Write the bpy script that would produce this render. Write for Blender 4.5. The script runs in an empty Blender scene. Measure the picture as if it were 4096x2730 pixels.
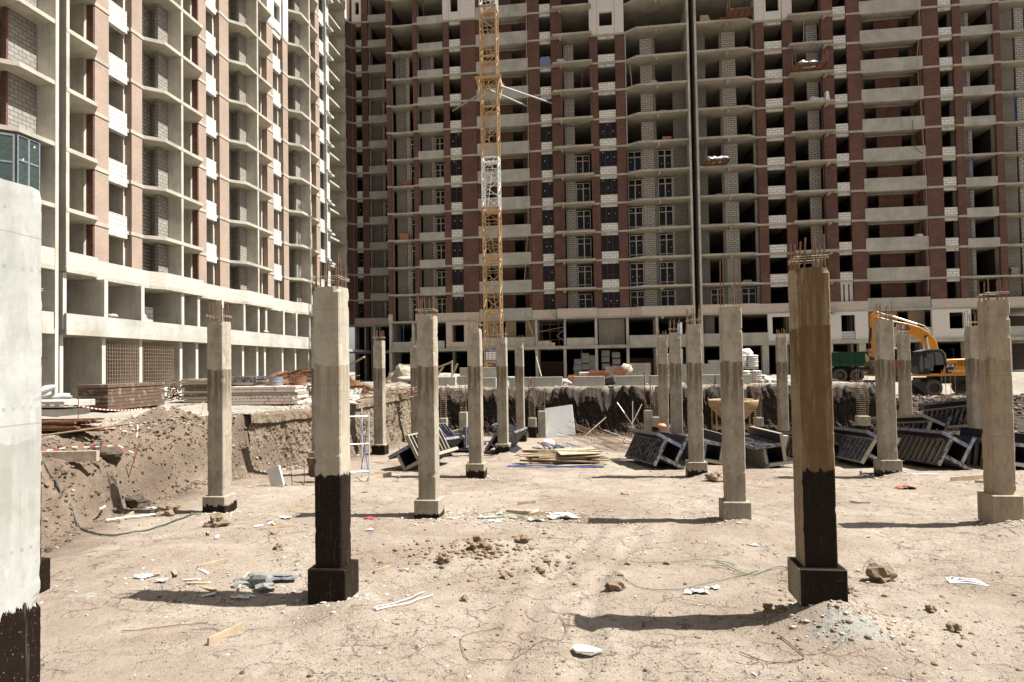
import bpy, bmesh, math, random
from mathutils import Vector, Matrix, noise as mn
random.seed(7)
S = bpy.context.scene
COL = S.collection
rad = math.radians
# ------------------------------------------------------------------ camera
CAMZ = 3.44
cd = bpy.data.cameras.new('camera'); cam = bpy.data.objects.new('camera', cd); COL.objects.link(cam)
cd.sensor_width = 36.0; cd.lens = 2720.0 / 4096.0 * 36.0
cd.shift_x = 57.0 / 4096.0; cd.shift_y = 32.0 / 4096.0
cd.clip_start = 0.1; cd.clip_end = 2000
_y, _p, _r = rad(8.24), rad(1.58), rad(-0.90)
_rt = Vector((math.cos(_y), math.sin(_y), 0)); _f = Vector((-math.sin(_y), math.cos(_y), 0)); _u = Vector((0, 0, 1))
_f2 = _f * math.cos(_p) + _u * math.sin(_p); _u2 = -_f * math.sin(_p) + _u * math.cos(_p)
_r3 = _rt * math.cos(_r) + _u2 * math.sin(_r); _u3 = -_rt * math.sin(_r) + _u2 * math.cos(_r)
_m = Matrix((_r3, _u3, -_f2)).transposed().to_4x4(); _m.translation = Vector((0, 0, CAMZ))
cam.matrix_world = _m
S.camera = cam
S.render.resolution_x = 1024; S.render.resolution_y = 682
# ------------------------------------------------------------------ world, sun, exposure
SUN_EL, SUN_AZ = 57.5, 3.2          # azimuth measured from +X towards +Y
w = bpy.data.worlds.new('World'); S.world = w; w.use_nodes = True
nt = w.node_tree; nt.nodes.clear()
sky = nt.nodes.new('ShaderNodeTexSky'); sky.sky_type = 'NISHITA'; sky.sun_disc = False
sky.sun_elevation = rad(SUN_EL); sky.sun_rotation = rad(90 - SUN_AZ); sky.dust_density = 2.0; sky.air_density = 1.0
hs = nt.nodes.new('ShaderNodeHueSaturation'); hs.inputs['Saturation'].default_value = 0.10
bg = nt.nodes.new('ShaderNodeBackground'); bg.inputs['Strength'].default_value = 0.05
wo = nt.nodes.new('ShaderNodeOutputWorld')
nt.links.new(sky.outputs[0], hs.inputs['Color']); nt.links.new(hs.outputs[0], bg.inputs[0]); nt.links.new(bg.outputs[0], wo.inputs[0])
sd = bpy.data.lights.new('sun', 'SUN'); sd.energy = 5.0; sd.angle = rad(0.53); sd.color = (1.0, 0.965, 0.905)
sun = bpy.data.objects.new('sun', sd); COL.objects.link(sun)
_d = Vector((math.cos(rad(SUN_EL)) * math.cos(rad(SUN_AZ)), math.cos(rad(SUN_EL)) * math.sin(rad(SUN_AZ)), math.sin(rad(SUN_EL))))
sun.rotation_euler = _d.to_track_quat('Z', 'Y').to_euler(); sun.location = (30, 0, 60)
S.view_settings.view_transform = 'Standard'; S.view_settings.look = 'None'
S.view_settings.exposure = 1.35; S.view_settings.gamma = 1.0; S.view_settings.use_curve_mapping = False
S.render.engine = 'CYCLES'; S.cycles.max_bounces = 6; S.cycles.diffuse_bounces = 3; S.cycles.transparent_max_bounces = 12

# ------------------------------------------------------------------ material helpers
def M(name):
    m = bpy.data.materials.new(name); m.use_nodes = True
    t = m.node_tree; b = t.nodes['Principled BSDF']
    b.inputs['Roughness'].default_value = 0.9
    if 'Specular IOR Level' in b.inputs: b.inputs['Specular IOR Level'].default_value = 0.25
    return m, t, b
def N(t, typ, **k):
    n = t.nodes.new(typ)
    for a, v in k.items():
        if a in n.inputs: n.inputs[a].default_value = v
        else: setattr(n, a, v)
    return n
def L(t, a, b): t.links.new(a, b)
def coords(t, kind='Object', scale=(1, 1, 1), loc=(0, 0, 0)):
    c = t.nodes.new('ShaderNodeTexCoord'); mp = t.nodes.new('ShaderNodeMapping')
    mp.inputs['Scale'].default_value = scale; mp.inputs['Location'].default_value = loc
    L(t, c.outputs[kind], mp.inputs['Vector']); return mp.outputs[0]
def noise(t, vec, scale, detail=6, rough=0.6, dist=0.0):
    n = N(t, 'ShaderNodeTexNoise', Scale=scale, Detail=detail, Roughness=rough, Distortion=dist)
    L(t, vec, n.inputs['Vector']); return n.outputs['Fac']
def ramp(t, fac, stops):
    r = t.nodes.new('ShaderNodeValToRGB'); e = r.color_ramp.elements
    while len(e) < len(stops): e.new(0.5)
    for x, (p, c) in zip(e, stops):
        x.position = p; x.color = (*c, 1) if isinstance(c, (tuple, list)) else (c, c, c, 1)
    L(t, fac, r.inputs[0]); return r.outputs[0]
def mix(t, fac, a, b, mode='MIX'):
    n = t.nodes.new('ShaderNodeMix'); n.data_type = 'RGBA'; n.blend_type = mode; n.clamp_factor = True
    for s, v in ((n.inputs[0], fac), (n.inputs[6], a), (n.inputs[7], b)):
        if isinstance(v, (int, float)): s.default_value = v
        elif isinstance(v, tuple): s.default_value = (*v, 1)
        else: L(t, v, s)
    return n.outputs[2]
def math_(t, op, a, b=0.0, clamp=False):
    n = t.nodes.new('ShaderNodeMath'); n.operation = op; n.use_clamp = clamp
    for s, v in ((n.inputs[0], a), (n.inputs[1], b)):
        if isinstance(v, (int, float)): s.default_value = v
        else: L(t, v, s)
    return n.outputs[0]
def bump(t, b, h, strength=0.4, dist=0.02):
    n = N(t, 'ShaderNodeBump', Strength=strength, Distance=dist); L(t, h, n.inputs['Height']); L(t, n.outputs[0], b.inputs['Normal'])
def sc(c, k): return tuple(x * k for x in c)
def flat(name, c, rough=0.7, metal=0.0, var=0.25, scale=6.0):
    m, t, b = M(name); v = coords(t)
    f = noise(t, v, scale, 5)
    L(t, ramp(t, f, [(0.3, sc(c, 1 - var)), (0.7, sc(c, 1 + var * 0.6))]), b.inputs['Base Color'])
    b.inputs['Roughness'].default_value = rough; b.inputs['Metallic'].default_value = metal
    bump(t, b, f, 0.15, 0.01)
    return m
def concrete(name, c, stain=0.5, boards=True):
    m, t, b = M(name); v = coords(t)
    n1 = noise(t, v, 0.7, 7, 0.65); n2 = noise(t, v, 9, 6, 0.7)
    vs = coords(t, scale=(3.0, 3.0, 0.25)); n3 = noise(t, vs, 1.6, 5, 0.6, 0.4)
    a = ramp(t, n1, [(0.32, sc(c, 0.72)), (0.62, sc(c, 1.08))])
    a = mix(t, math_(t, 'MULTIPLY', ramp(t, n3, [(0.5, 0.0), (0.72, 1.0)]), stain), a, sc((c[0], c[1] * 0.93, c[2] * 0.84), 0.62))
    a = mix(t, ramp(t, n2, [(0.62, 0.0), (0.74, 0.5)]), a, sc(c, 0.5))
    # panel joints and tie holes of the shuttering
    if boards:
        vo = N(t, 'ShaderNodeTexVoronoi', Scale=1.1); L(t, v, vo.inputs['Vector'])
        a = mix(t, ramp(t, vo.outputs['Distance'], [(0.035, 0.75), (0.05, 0.0)]), a, sc(c, 0.28))
    L(t, a, b.inputs['Base Color']); b.inputs['Roughness'].default_value = 0.88
    bump(t, b, math_(t, 'ADD', n2, math_(t, 'MULTIPLY', n1, 0.6)), 0.25, 0.015)
    return m
def brick(name, c1, c2, mort, bw=0.25, bh=0.077, ms=0.008, blotch=0.35, rough_mortar=False, big=0.5):
    m, t, b = M(name)
    c = t.nodes.new('ShaderNodeTexCoord'); s = t.nodes.new('ShaderNodeSeparateXYZ'); L(t, c.outputs['Object'], s.inputs[0])
    cb = t.nodes.new('ShaderNodeCombineXYZ'); L(t, math_(t, 'ADD', s.outputs[0], s.outputs[1]), cb.inputs[0]); L(t, s.outputs[2], cb.inputs[1])
    vec = cb.outputs[0]
    if rough_mortar:
        nn = N(t, 'ShaderNodeTexNoise', Scale=7.0, Detail=4.0); L(t, vec, nn.inputs['Vector'])
        vec = mix(t, 0.045, vec, nn.outputs['Color'], 'ADD')
    br = N(t, 'ShaderNodeTexBrick', Scale=1.0); L(t, vec, br.inputs['Vector'])
    br.inputs['Color1'].default_value = (*c1, 1); br.inputs['Color2'].default_value = (*c2, 1); br.inputs['Mortar'].default_value = (*mort, 1)
    br.inputs['Mortar Size'].default_value = ms; br.inputs['Brick Width'].default_value = bw; br.inputs['Row Height'].default_value = bh
    br.inputs['Bias'].default_value = -0.1; br.inputs['Mortar Smooth'].default_value = 0.1
    n1 = noise(t, coords(t), big, 6, 0.7)
    a = mix(t, math_(t, 'MULTIPLY', ramp(t, n1, [(0.38, 1.0), (0.62, 0.0)]), blotch), br.outputs['Color'], sc(c2, 0.55))
    v = coords(t, scale=(1, 1, 1)); n2 = noise(t, v, 14, 4)
    a = mix(t, math_(t, 'MULTIPLY', n2, 0.35), a, (0.0, 0.0, 0.0), 'MIX')
    L(t, a, b.inputs['Base Color']); b.inputs['Roughness'].default_value = 0.9
    bump(t, b, math_(t, 'ADD', math_(t, 'MULTIPLY', br.outputs['Fac'], -1.0), math_(t, 'MULTIPLY', n2, 0.4)), 0.4, 0.008)
    return m
def paint(name, c, wear=(0.35, 0.3, 0.24), amount=0.45, rough=0.5, scale=5.0, metal=0.0):
    m, t, b = M(name); v = coords(t)
    n1 = noise(t, v, scale, 8, 0.72); n2 = noise(t, v, scale * 5, 4)
    f = ramp(t, n1, [(1 - amount - 0.05, 0.0), (1 - amount + 0.05, 1.0)])
    L(t, mix(t, f, mix(t, n2, sc(c, 0.75), sc(c, 1.15)), wear), b.inputs['Base Color'])
    b.inputs['Roughness'].default_value = rough; b.inputs['Metallic'].default_value = metal
    bump(t, b, n1, 0.2, 0.01)
    return m
MAT = {}
MAT['conc'] = concrete('building_concrete', (0.44, 0.42, 0.365))
MAT['parapet'] = concrete('parapet_concrete', (0.37, 0.36, 0.325), 0.35)
MAT['conc_in'] = concrete('inner_concrete', (0.42, 0.39, 0.335), 0.6)
MAT['shade_in'] = concrete('shaded_room_concrete', (0.045, 0.038, 0.032), 0.5)  # near black: shade of the unlit rear rooms put into the concrete
MAT['soffit'] = concrete('slab_concrete', (0.37, 0.345, 0.29), 0.3, False)
MAT['brick'] = brick('red_brick', (0.215, 0.092, 0.064), (0.10, 0.060, 0.050), (0.13, 0.098, 0.082), blotch=0.4)
MAT['sun_brick'] = brick('sun_washed_brick', (0.43, 0.27, 0.19), (0.29, 0.255, 0.22), (0.36, 0.32, 0.28), blotch=0.3)  # same red brick, bleached to stand in for sun glare on the left
MAT['pbrick'] = brick('pinkish_white_brick', (0.72, 0.64, 0.56), (0.62, 0.53, 0.45), (0.33, 0.26, 0.22), ms=0.012, blotch=0.05)
MAT['wbrick'] = brick('white_brick', (0.86, 0.83, 0.79), (0.78, 0.74, 0.69), (0.48, 0.43, 0.39), ms=0.012, blotch=0.05)
MAT['tbrick'] = brick('tan_brick', (0.55, 0.42, 0.27), (0.44, 0.32, 0.21), (0.22, 0.17, 0.12), ms=0.012, blotch=0.05)
MAT['block'] = brick('white_block', (0.60, 0.595, 0.57), (0.52, 0.51, 0.49), (0.20, 0.18, 0.16), 0.6, 0.25, 0.016, 0.05, True)
MAT['blockb'] = brick('shade_lifted_block', (0.80, 0.79, 0.76), (0.70, 0.69, 0.66), (0.26, 0.23, 0.20), 0.6, 0.25, 0.02, 0.05, True)  # same white block, lightened in colour for the shaded rear fronts
MAT['gblock'] = brick('grey_block', (0.32, 0.30, 0.265), (0.26, 0.245, 0.215), (0.13, 0.11, 0.09), 0.45, 0.21, 0.02, 0.25, True)
MAT['bblock'] = brick('pale_block', (0.62, 0.59, 0.54), (0.52, 0.49, 0.45), (0.15, 0.13, 0.11), 0.55, 0.22, 0.028, 0.1, True)
MAT['lintel'] = paint('rough_lintel', (0.50, 0.49, 0.46), (0.22, 0.20, 0.17), 0.42, 0.9, 3.5)
MAT['dark'] = flat('dark_gap_lining', (0.035, 0.028, 0.024), 0.9)
MAT['fdark'] = flat('dark_window_frame', (0.03, 0.022, 0.024), 0.7)
MAT['fwhite'] = flat('pale_window_frame', (0.50, 0.47, 0.42), 0.5, var=0.1)
MAT['fblue'] = flat('blue_grey_window_frame', (0.15, 0.165, 0.19), 0.5)
def glass():
    m, t, b = M('window_glass'); b.inputs['Base Color'].default_value = (0.010, 0.009, 0.009, 1)
    b.inputs['Roughness'].default_value = 0.12; b.inputs['Specular IOR Level'].default_value = 0.15
    v = coords(t); bump(t, b, noise(t, v, 1.3, 2), 0.06, 0.05); return m
MAT['glass'] = glass()
MAT['sticker'] = flat('white_sticker', (0.75, 0.75, 0.7), 0.6)
MAT['rebar'] = flat('rusty_rebar', (0.20, 0.12, 0.075), 0.75, 0.3, 0.5, 12)
MAT['rust'] = flat('orange_rust', (0.19, 0.095, 0.055), 0.9, 0.0, 0.5, 5)
MAT['wire'] = flat('pale_wire', (0.38, 0.33, 0.25), 0.6, 0.2)
MAT['steel'] = flat('galvanised_steel', (0.55, 0.55, 0.54), 0.45, 0.5, 0.15)
MAT['wood'] = flat('raw_timber', (0.34, 0.26, 0.175), 0.85, 0.0, 0.35, 4)
MAT['wood2'] = flat('weathered_timber', (0.36, 0.29, 0.21), 0.9, 0.0, 0.4, 4)
MAT['brownpanel'] = paint('weathered_panel', (0.10, 0.066, 0.045), (0.27, 0.235, 0.195), 0.40, 0.85, 3.5)
MAT['white'] = flat('white_foam', (0.66, 0.67, 0.67), 0.8, 0.0, 0.06)
MAT['sack'] = flat('white_sack', (0.52, 0.51, 0.48), 0.6, 0.0, 0.15, 3)
MAT['gsack'] = flat('grey_sack', (0.44, 0.46, 0.46), 0.5, 0.0, 0.2, 3)
MAT['red'] = flat('red_stripe', (0.42, 0.07, 0.06), 0.6)
MAT['blue'] = paint('blue_paint', (0.03, 0.035, 0.075), (0.20, 0.185, 0.16), 0.5, 0.45, 6.0)
MAT['bluerib'] = paint('blue_rib_paint', (0.085, 0.10, 0.19), (0.25, 0.235, 0.21), 0.5, 0.4, 9.0)
MAT['cement'] = paint('cement_caked_edge', (0.27, 0.24, 0.19), (0.04, 0.045, 0.10), 0.34, 0.85, 5.0)
MAT['dpanel'] = paint('dark_sheet', (0.014, 0.013, 0.022), (0.04, 0.03, 0.025), 0.4, 0.55, 4.0)
MAT['yellow'] = paint('excavator_yellow', (0.56, 0.22, 0.016), (0.30, 0.17, 0.07), 0.22, 0.4, 3.0)
MAT['crane'] = paint('crane_orange', (0.42, 0.285, 0.155), (0.25, 0.15, 0.08), 0.35, 0.5, 1.2)
MAT['cranew'] = paint('crane_white', (0.70, 0.70, 0.66), (0.35, 0.28, 0.2), 0.3, 0.5, 1.2)
MAT['black'] = flat('black_metal', (0.022, 0.020, 0.020), 0.45)
MAT['tyre'] = flat('dusty_tyre', (0.075, 0.065, 0.055), 0.95, 0.0, 0.3)
MAT['green'] = paint('truck_green', (0.006, 0.048, 0.022), (0.08, 0.07, 0.05), 0.3, 0.5, 2.0)
MAT['truckred'] = paint('truck_red', (0.24, 0.03, 0.03), (0.12, 0.08, 0.06), 0.25, 0.4, 2.0)
MAT['orange'] = flat('orange_brick', (0.42, 0.18, 0.11), 0.85)
MAT['orangenet'] = flat('orange_mesh', (0.42, 0.27, 0.20), 0.7)
MAT['hopper'] = paint('rusty_hopper', (0.30, 0.22, 0.12), (0.22, 0.10, 0.055), 0.45, 0.7, 3.0)
MAT['fbs'] = concrete('block_concrete', (0.36, 0.35, 0.31), 0.4, False)
MAT['bluep'] = flat('blue_plastic', (0.03, 0.09, 0.33), 0.4)
MAT['navy'] = flat('navy_sign', (0.02, 0.03, 0.12), 0.5)
MAT['rock'] = concrete('clod', (0.20, 0.148, 0.10), 0.2, False)
MAT['stone'] = concrete('pale_stone', (0.34, 0.31, 0.26), 0.2, False)
MAT['dclod'] = concrete('dark_clod', (0.075, 0.055, 0.04), 0.2, False)
MAT['greenh'] = flat('green_strap', (0.10, 0.15, 0.09), 0.6)
MAT['cable'] = flat('dark_cable', (0.05, 0.06, 0.05), 0.6)
MAT['letter'] = flat('pale_lettering', (0.75, 0.73, 0.68), 0.6, var=0.05)
MAT['sand'] = flat('grey_sand', (0.33, 0.29, 0.22), 0.95, 0.0, 0.3, 4)

# ------------------------------------------------------------------ mesh helpers
class MB:
    def __init__(s, org=(0, 0, 0)):
        s.v = []; s.f = []; s.mi = []; s.o = Vector(org); s.m = 0
    def add(s, vs, fs):
        b = len(s.v); s.v += [tuple(Vector(p) - s.o) for p in vs]
        s.f += [tuple(b + i for i in f) for f in fs]; s.mi += [s.m] * len(fs); return s
    def box(s, x0, y0, z0, x1, y1, z1, X=None):
        if x1 < x0: x0, x1 = x1, x0
        if y1 < y0: y0, y1 = y1, y0
        if z1 < z0: z0, z1 = z1, z0
        vs = [(x0, y0, z0), (x1, y0, z0), (x1, y1, z0), (x0, y1, z0), (x0, y0, z1), (x1, y0, z1), (x1, y1, z1), (x0, y1, z1)]
        if X is not None: vs = [X @ Vector(p) for p in vs]
        return s.add(vs, [(0, 3, 2, 1), (4, 5, 6, 7), (0, 1, 5, 4), (1, 2, 6, 5), (2, 3, 7, 6), (3, 0, 4, 7)])
    def prism(s, pts, lo, hi, ax='z', X=None):
        a = sum(pts[i][0] * pts[(i + 1) % len(pts)][1] - pts[(i + 1) % len(pts)][0] * pts[i][1] for i in range(len(pts)))
        if a < 0: pts = pts[::-1]
        n = len(pts)
        if ax == 'z': f = lambda p, h: (p[0], p[1], h)
        elif ax == 'y': f = lambda p, h: (p[0], h, p[1])
        else: f = lambda p, h: (h, p[0], p[1])
        vs = [f(p, lo) for p in pts] + [f(p, hi) for p in pts]
        if X is not None: vs = [X @ Vector(p) for p in vs]
        fs = [tuple(range(n))[::-1], tuple(range(n, 2 * n))] + [(i, (i + 1) % n, n + (i + 1) % n, n + i) for i in range(n)]
        if ax == 'y': fs = [g[::-1] for g in fs]
        return s.add(vs, fs)
    def tube(s, pts, r, n=6, r2=None, X=None):
        pts = [Vector(p) for p in pts]
        if X is not None: pts = [X @ p for p in pts]
        vs = []; m = len(pts)
        for i, p in enumerate(pts):
            d = (pts[min(i + 1, m - 1)] - pts[max(i - 1, 0)])
            if d.length < 1e-9: d = Vector((0, 0, 1))
            d.normalize(); a = d.orthogonal().normalized() if i == 0 else (a - d * a.dot(d)).normalized(); b = d.cross(a)
            rr = r if r2 is None else r + (r2 - r) * i / (m - 1)
            vs += [p + (a * math.cos(2 * math.pi * k / n) + b * math.sin(2 * math.pi * k / n)) * rr for k in range(n)]
        fs = [(i * n + k, i * n + (k + 1) % n, (i + 1) * n + (k + 1) % n, (i + 1) * n + k) for i in range(m - 1) for k in range(n)]
        fs += [tuple(range(n))[::-1], tuple(range((m - 1) * n, m * n))]
        return s.add(vs, fs)
    def bar(s, p, q, w, h=None, X=None):
        h = h or w; p = Vector(p); q = Vector(q); d = q - p; l = d.length
        R = d.to_track_quat('Z', 'Y').to_matrix().to_4x4(); R.translation = p
        if X is not None: R = X @ R
        return s.box(-w / 2, -h / 2, 0, w / 2, h / 2, l, R)
    def lathe(s, prof, n=16, X=None, cap=True):
        vs = []
        for r, z in prof: vs += [Vector((r * math.cos(2 * math.pi * k / n), r * math.sin(2 * math.pi * k / n), z)) for k in range(n)]
        if X is not None: vs = [X @ p for p in vs]
        m = len(prof)
        fs = [(i * n + k, i * n + (k + 1) % n, (i + 1) * n + (k + 1) % n, (i + 1) * n + k) for i in range(m - 1) for k in range(n)]
        if cap: fs += [tuple(range(n))[::-1], tuple(range((m - 1) * n, m * n))]
        return s.add(vs, fs)
    def blob(s, c, rx, ry, rz, rough=0.3, seed=0, sub=1, X=None):
        bm = bmesh.new(); bmesh.ops.create_icosphere(bm, subdivisions=sub, radius=1.0)
        vs = []
        for v in bm.verts:
            k = 1 + rough * mn.noise(v.co * 1.3 + Vector((seed * 3.7, seed * 1.3, seed))) * 1.6 + rough * 0.5 * mn.noise(v.co * 3.1 + Vector((seed, seed * 2.1, 0)))
            vs.append(Vector((v.co.x * rx, v.co.y * ry, v.co.z * rz)) * k)
        if X is not None: vs = [X @ p for p in vs]
        vs = [p + Vector(c) for p in vs]
        fs = [tuple(v.index for v in f.verts) for f in bm.faces]; bm.free()
        return s.add(vs, fs)
    def mesh(s, name, mats, smooth=False):
        me = bpy.data.meshes.new(name); me.from_pydata(s.v, [], s.f); 
        for m in (mats if isinstance(mats, (list, tuple)) else [mats]): me.materials.append(m)
        me.polygons.foreach_set('material_index', s.mi)
        if smooth: me.polygons.foreach_set('use_smooth', [True] * len(s.f))
        me.update(); return me
    def each(s, name, mat, parent):
        for i in range(0, len(s.v), 8):
            m = MB(); m.v = s.v[i:i + 8]; m.f = [tuple(a - i for a in f) for f in s.f[i // 8 * 6:i // 8 * 6 + 6]]; m.mi = [0] * 6; m.build(name, mat, parent)
    def build(s, name, mats, parent=None, bevel=0.0, smooth=False, loc=None):
        o = bpy.data.objects.new(name, s.mesh(name, mats, smooth)); COL.objects.link(o)
        if parent is not None: o.parent = parent
        if loc is not None: o.location = loc
        if bevel:
            bv = o.modifiers.new('bevel', 'BEVEL'); bv.width = bevel; bv.segments = 1; bv.limit_method = 'ANGLE'
        return o
def tag(o, label, cat, group=None, kind=None):
    if label: o['label'] = label
    if cat: o['category'] = cat
    if group: o['group'] = group
    if kind: o['kind'] = kind
    return o
def thing(name, label, cat, loc=(0, 0, 0), rot=(0, 0, 0), group=None):
    o = bpy.data.objects.new(name, None); COL.objects.link(o); o.empty_display_size = 0.2
    o.location = loc; o.rotation_euler = rot; return tag(o, label, cat, group)
def struct(o): o['kind'] = 'structure'; return o
def kids(o): return [c for c in COL.objects if c.parent == o]
def copy_tree(o, loc=None, rot=None, label=None, group=None):
    ch = {}
    for c in COL.objects: ch.setdefault(c.parent, []).append(c)
    def rec(a, par):
        c = a.copy(); COL.objects.link(c)
        if par is not None: c.parent = par
        for b in ch.get(a, []): rec(b, c)
        return c
    r = rec(o, None)
    if loc is not None: r.location = loc
    if rot is not None: r.rotation_euler = rot
    if label: r['label'] = label
    if group: r['group'] = group
    return r
def text(name, body, size, mat, parent, X, ext=0.004, shear=0.0, xs=1.0):
    c = bpy.data.curves.new(name, 'FONT'); c.body = body; c.size = size; c.extrude = ext; c.align_x = 'LEFT'; c.shear = shear; c.offset = size * 0.012
    o = bpy.data.objects.new(name, c); COL.objects.link(o); c.materials.append(mat); o.parent = parent
    bpy.context.view_layer.update(); me = bpy.data.meshes.new_from_object(o.evaluated_get(bpy.context.evaluated_depsgraph_get()))
    me.transform(X @ Matrix.Diagonal((xs, 1, 1, 1))); q = bpy.data.objects.new(name, me); COL.objects.link(q); q.parent = parent; bpy.data.objects.remove(o); q.name = name; return q
# ------------------------------------------------------------------ terrain
def lerp(a, b, t): return a + (b - a) * t
def ss(x, a, b):
    t = max(0.0, min(1.0, (x - a) / (b - a))); return t * t * (3 - 2 * t)
def pl(x, pts):
    if x <= pts[0][0]: return pts[0][1]
    for (a, b), (c, d) in zip(pts, pts[1:]):
        if x <= c: return lerp(b, d, (x - a) / (c - a))
    return pts[-1][1]
CREST = [(-5, -14.0), (10, -14.3), (14.5, -14.2), (18, -13.8), (20, -12.9), (22, -11.95), (25, -11.3), (28, -10.95), (39.5, -10.5)]
FOOT = [(-5, -9.6), (8, -9.9), (12, -11.0), (14, -11.7), (16, -11.95), (18, -12.0), (21.5, -11.5), (25, -10.8), (28, -10.35), (39.5, -9.95)]
BUMPS = [(2.95, 9.5, .42, .62, .5), (3.3, 8.8, .06, .7, .4), (-3.75, 9.4, .10, .6, .5), (-3.0, 9.2, .08, .9, .6), (8.5, 15.2, .2, .8, .7), (8.8, 21.4, .22, .6, .5), (3.35, 21.6, .2, .4, .4),
         (3.0, 15.3, .12, .6, .5), (-2.3, 12.4, .12, 1.1, .7), (-5.2, 9.3, -.12, 1.5, .6), (-1.9, 12.9, .08, .8, .5), (-3.6, 27.4, .2, .5, .4), (-9.2, 15.1, .08, .5, .5), (.2, 9.3, -.05, 1.6, .5),
         (5.3, 10.6, .08, 1.6, .8), (5.0, 9.0, .07, 2, .3), (-8.0, 12.0, .14, 1.2, 1.0), (-7.6, 13.8, .10, 1.6, .6)]
def fbm(x, y, s, o=4, z=0.0):
    return mn.fractal(Vector((x * s, y * s, z)), 0.9, 2.1, o)
def H(x, y, rough=True):
    edge = 39.4 + 0.25 * mn.noise(Vector((x * 0.8, 1.0, 0))) + .12 * mn.noise(Vector((x * 3.1, 4.0, 0)))
    edge += .15; foot = edge - .35 - 0.1 * mn.noise(Vector((x * 1.7, 9.0, 0)))
    wr = ss(x, 14.8, 17.5)
    edge = lerp(edge, 43.5, wr); foot = lerp(foot, 35.3, wr)
    top = pl(y, [(0, 1.85), (25, 1.9), (39, 2.28), (200, 2.3)])
    if x < -13: top = lerp(top, 2.2, ss(-x, 13, 22))
    r = ss(x, 14.5, 17.5) * (1 - ss(x, 27, 33))
    top = lerp(top, pl(y, [(42, 1.15), (50, 1.25), (55, 1.9), (62, 2.3)]), r)
    cx = pl(y, CREST); fx = pl(y, FOOT)
    nse = mn.noise(Vector((y * 0.9, 3.0, 0))) * .35 + mn.noise(Vector((y * 3.3, 7.0, 0))) * .14
    cx += nse; fx += nse * 0.6
    tl = 1 - max(0, min(1, (x - cx) / (fx - cx)))
    steep = tl / .14 * .58 if tl < .14 else .58 + .42 * (tl - .14) / .86
    tl = lerp(lerp(tl ** 1.15, steep, ss(y, 13.0, 15.0)), ss(tl, 0, 1), ss(y, 19.5, 22)) if 0 < tl < 1 else tl
    tb = max(0, min(1, (y - foot) / (edge - foot))); tb = tb ** 0.8 if wr < .5 else ss(tb, 0, 1)
    t = max(tl, tb)
    floor = -0.02 - 0.3 * ss(y, 20, 34)
    for bx, by, a, sx, sy in BUMPS:
        dx, dy = (x - bx) / sx, (y - by) / sy
        q = dx * dx + dy * dy
        if q < 9: floor += a * math.exp(-q)
    z = lerp(floor, top, t)
    # heap on the left crest, heap at the shoulder by the pillar
    for bx, by, a, sx, sy in ((-12.9, 19.2, .55, 1.2, 1.0), (-11.9, 21.3, .12, .9, 1.0)):
        q = ((x - bx) / sx) ** 2 + ((y - by) / sy) ** 2
        if q < 9: z += a * math.exp(-q)
    if rough:
        side = min(1.0, 4 * t * (1 - t)) if 0 < t < 1 else 0.0
        n = fbm(x, y, 1.1)
        z += (0.035 + 0.10 * side + 0.05 * wr * (y > 34)) * n
        if side > .05 and x < 0: z += side * (.24 * (0.5 - abs(mn.noise(Vector((x * 1.6, y * 1.1, 4))))) + .16 * (0.4 - abs(mn.noise(Vector((x * 4.2, y * 3.4, 9))))) + .10 * mn.noise(Vector((x * 9, y * 8, 1))) + .06 * mn.noise(Vector((x * 19, y * 17, 3))))
        z += (0.010 + 0.07 * side + 0.10 * wr * (34 < y < 55)) * fbm(x, y, 4.3, 3, 5.0)
        if y < 16 and t <= 0: z += .012 * mn.noise(Vector((x * 5.5, y * 5.5, 2))) + .006 * mn.noise(Vector((x * 13, y * 13, 5)))
        if 7 < y < 15:
            for o_ in (0, .85):
                rx = -1.15 + o_ + (y - 8.5) * .16 + .15 * math.sin(y); q = (x - rx) / .15
                if q * q < 9: z -= .045 * math.exp(-q * q) - .022 * math.exp(-(abs(q) - 1.7) ** 2)
        if y > 45 or x < -14: z += 0.02 * n
    return z
def frange(a, b, st):
    r = []; v = a
    while v < b - 1e-6: r.append(v); v += st
    return r
xs = [-400, -200, -120, -80, -60, -50, -45] + frange(-42, -18, 1.0) + frange(-18, -14, 0.3) + frange(-14, -7.5, 0.085) + frange(-7.5, 7, 0.11) + frange(7, 21, 0.13) + frange(21, 34, .4) + [34, 38, 44, 52, 70, 100, 200, 400]
ys = [-400, -100, -40, -20, -10, -4, 0, 2, 3.5] + frange(4.5, 12, 0.065) + frange(12, 22, 0.11) + frange(22, 36, 0.18) + frange(36, 41, 0.085) + frange(41, 48, .25) + frange(48, 70, .8) + [70, 78, 90, 110, 150, 220, 400]
verts = []; 
for y in ys:
    for x in xs:
        z = H(x, y) if (-45 < x < 60 and -5 < y < 95) else (2.2 if (x < -13 or y > 40) else -0.02)
        yy = y; xx = x
        if 35 < y < 42 and -10 < x < 34:      # ragged cut face
            k = min(1, max(0, z + .2) / 1.0) * (1 - ss(z, 2.0, 2.3)) if x < 15 else .3
            yy += k * (0.30 * mn.noise(Vector((x * 1.9, z * .7, 2))) + 0.16 * mn.noise(Vector((x * 5.0, z * 1.6, 6))))
        verts.append((xx, yy, z))
nx = len(xs); faces = []
wt = []
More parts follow.
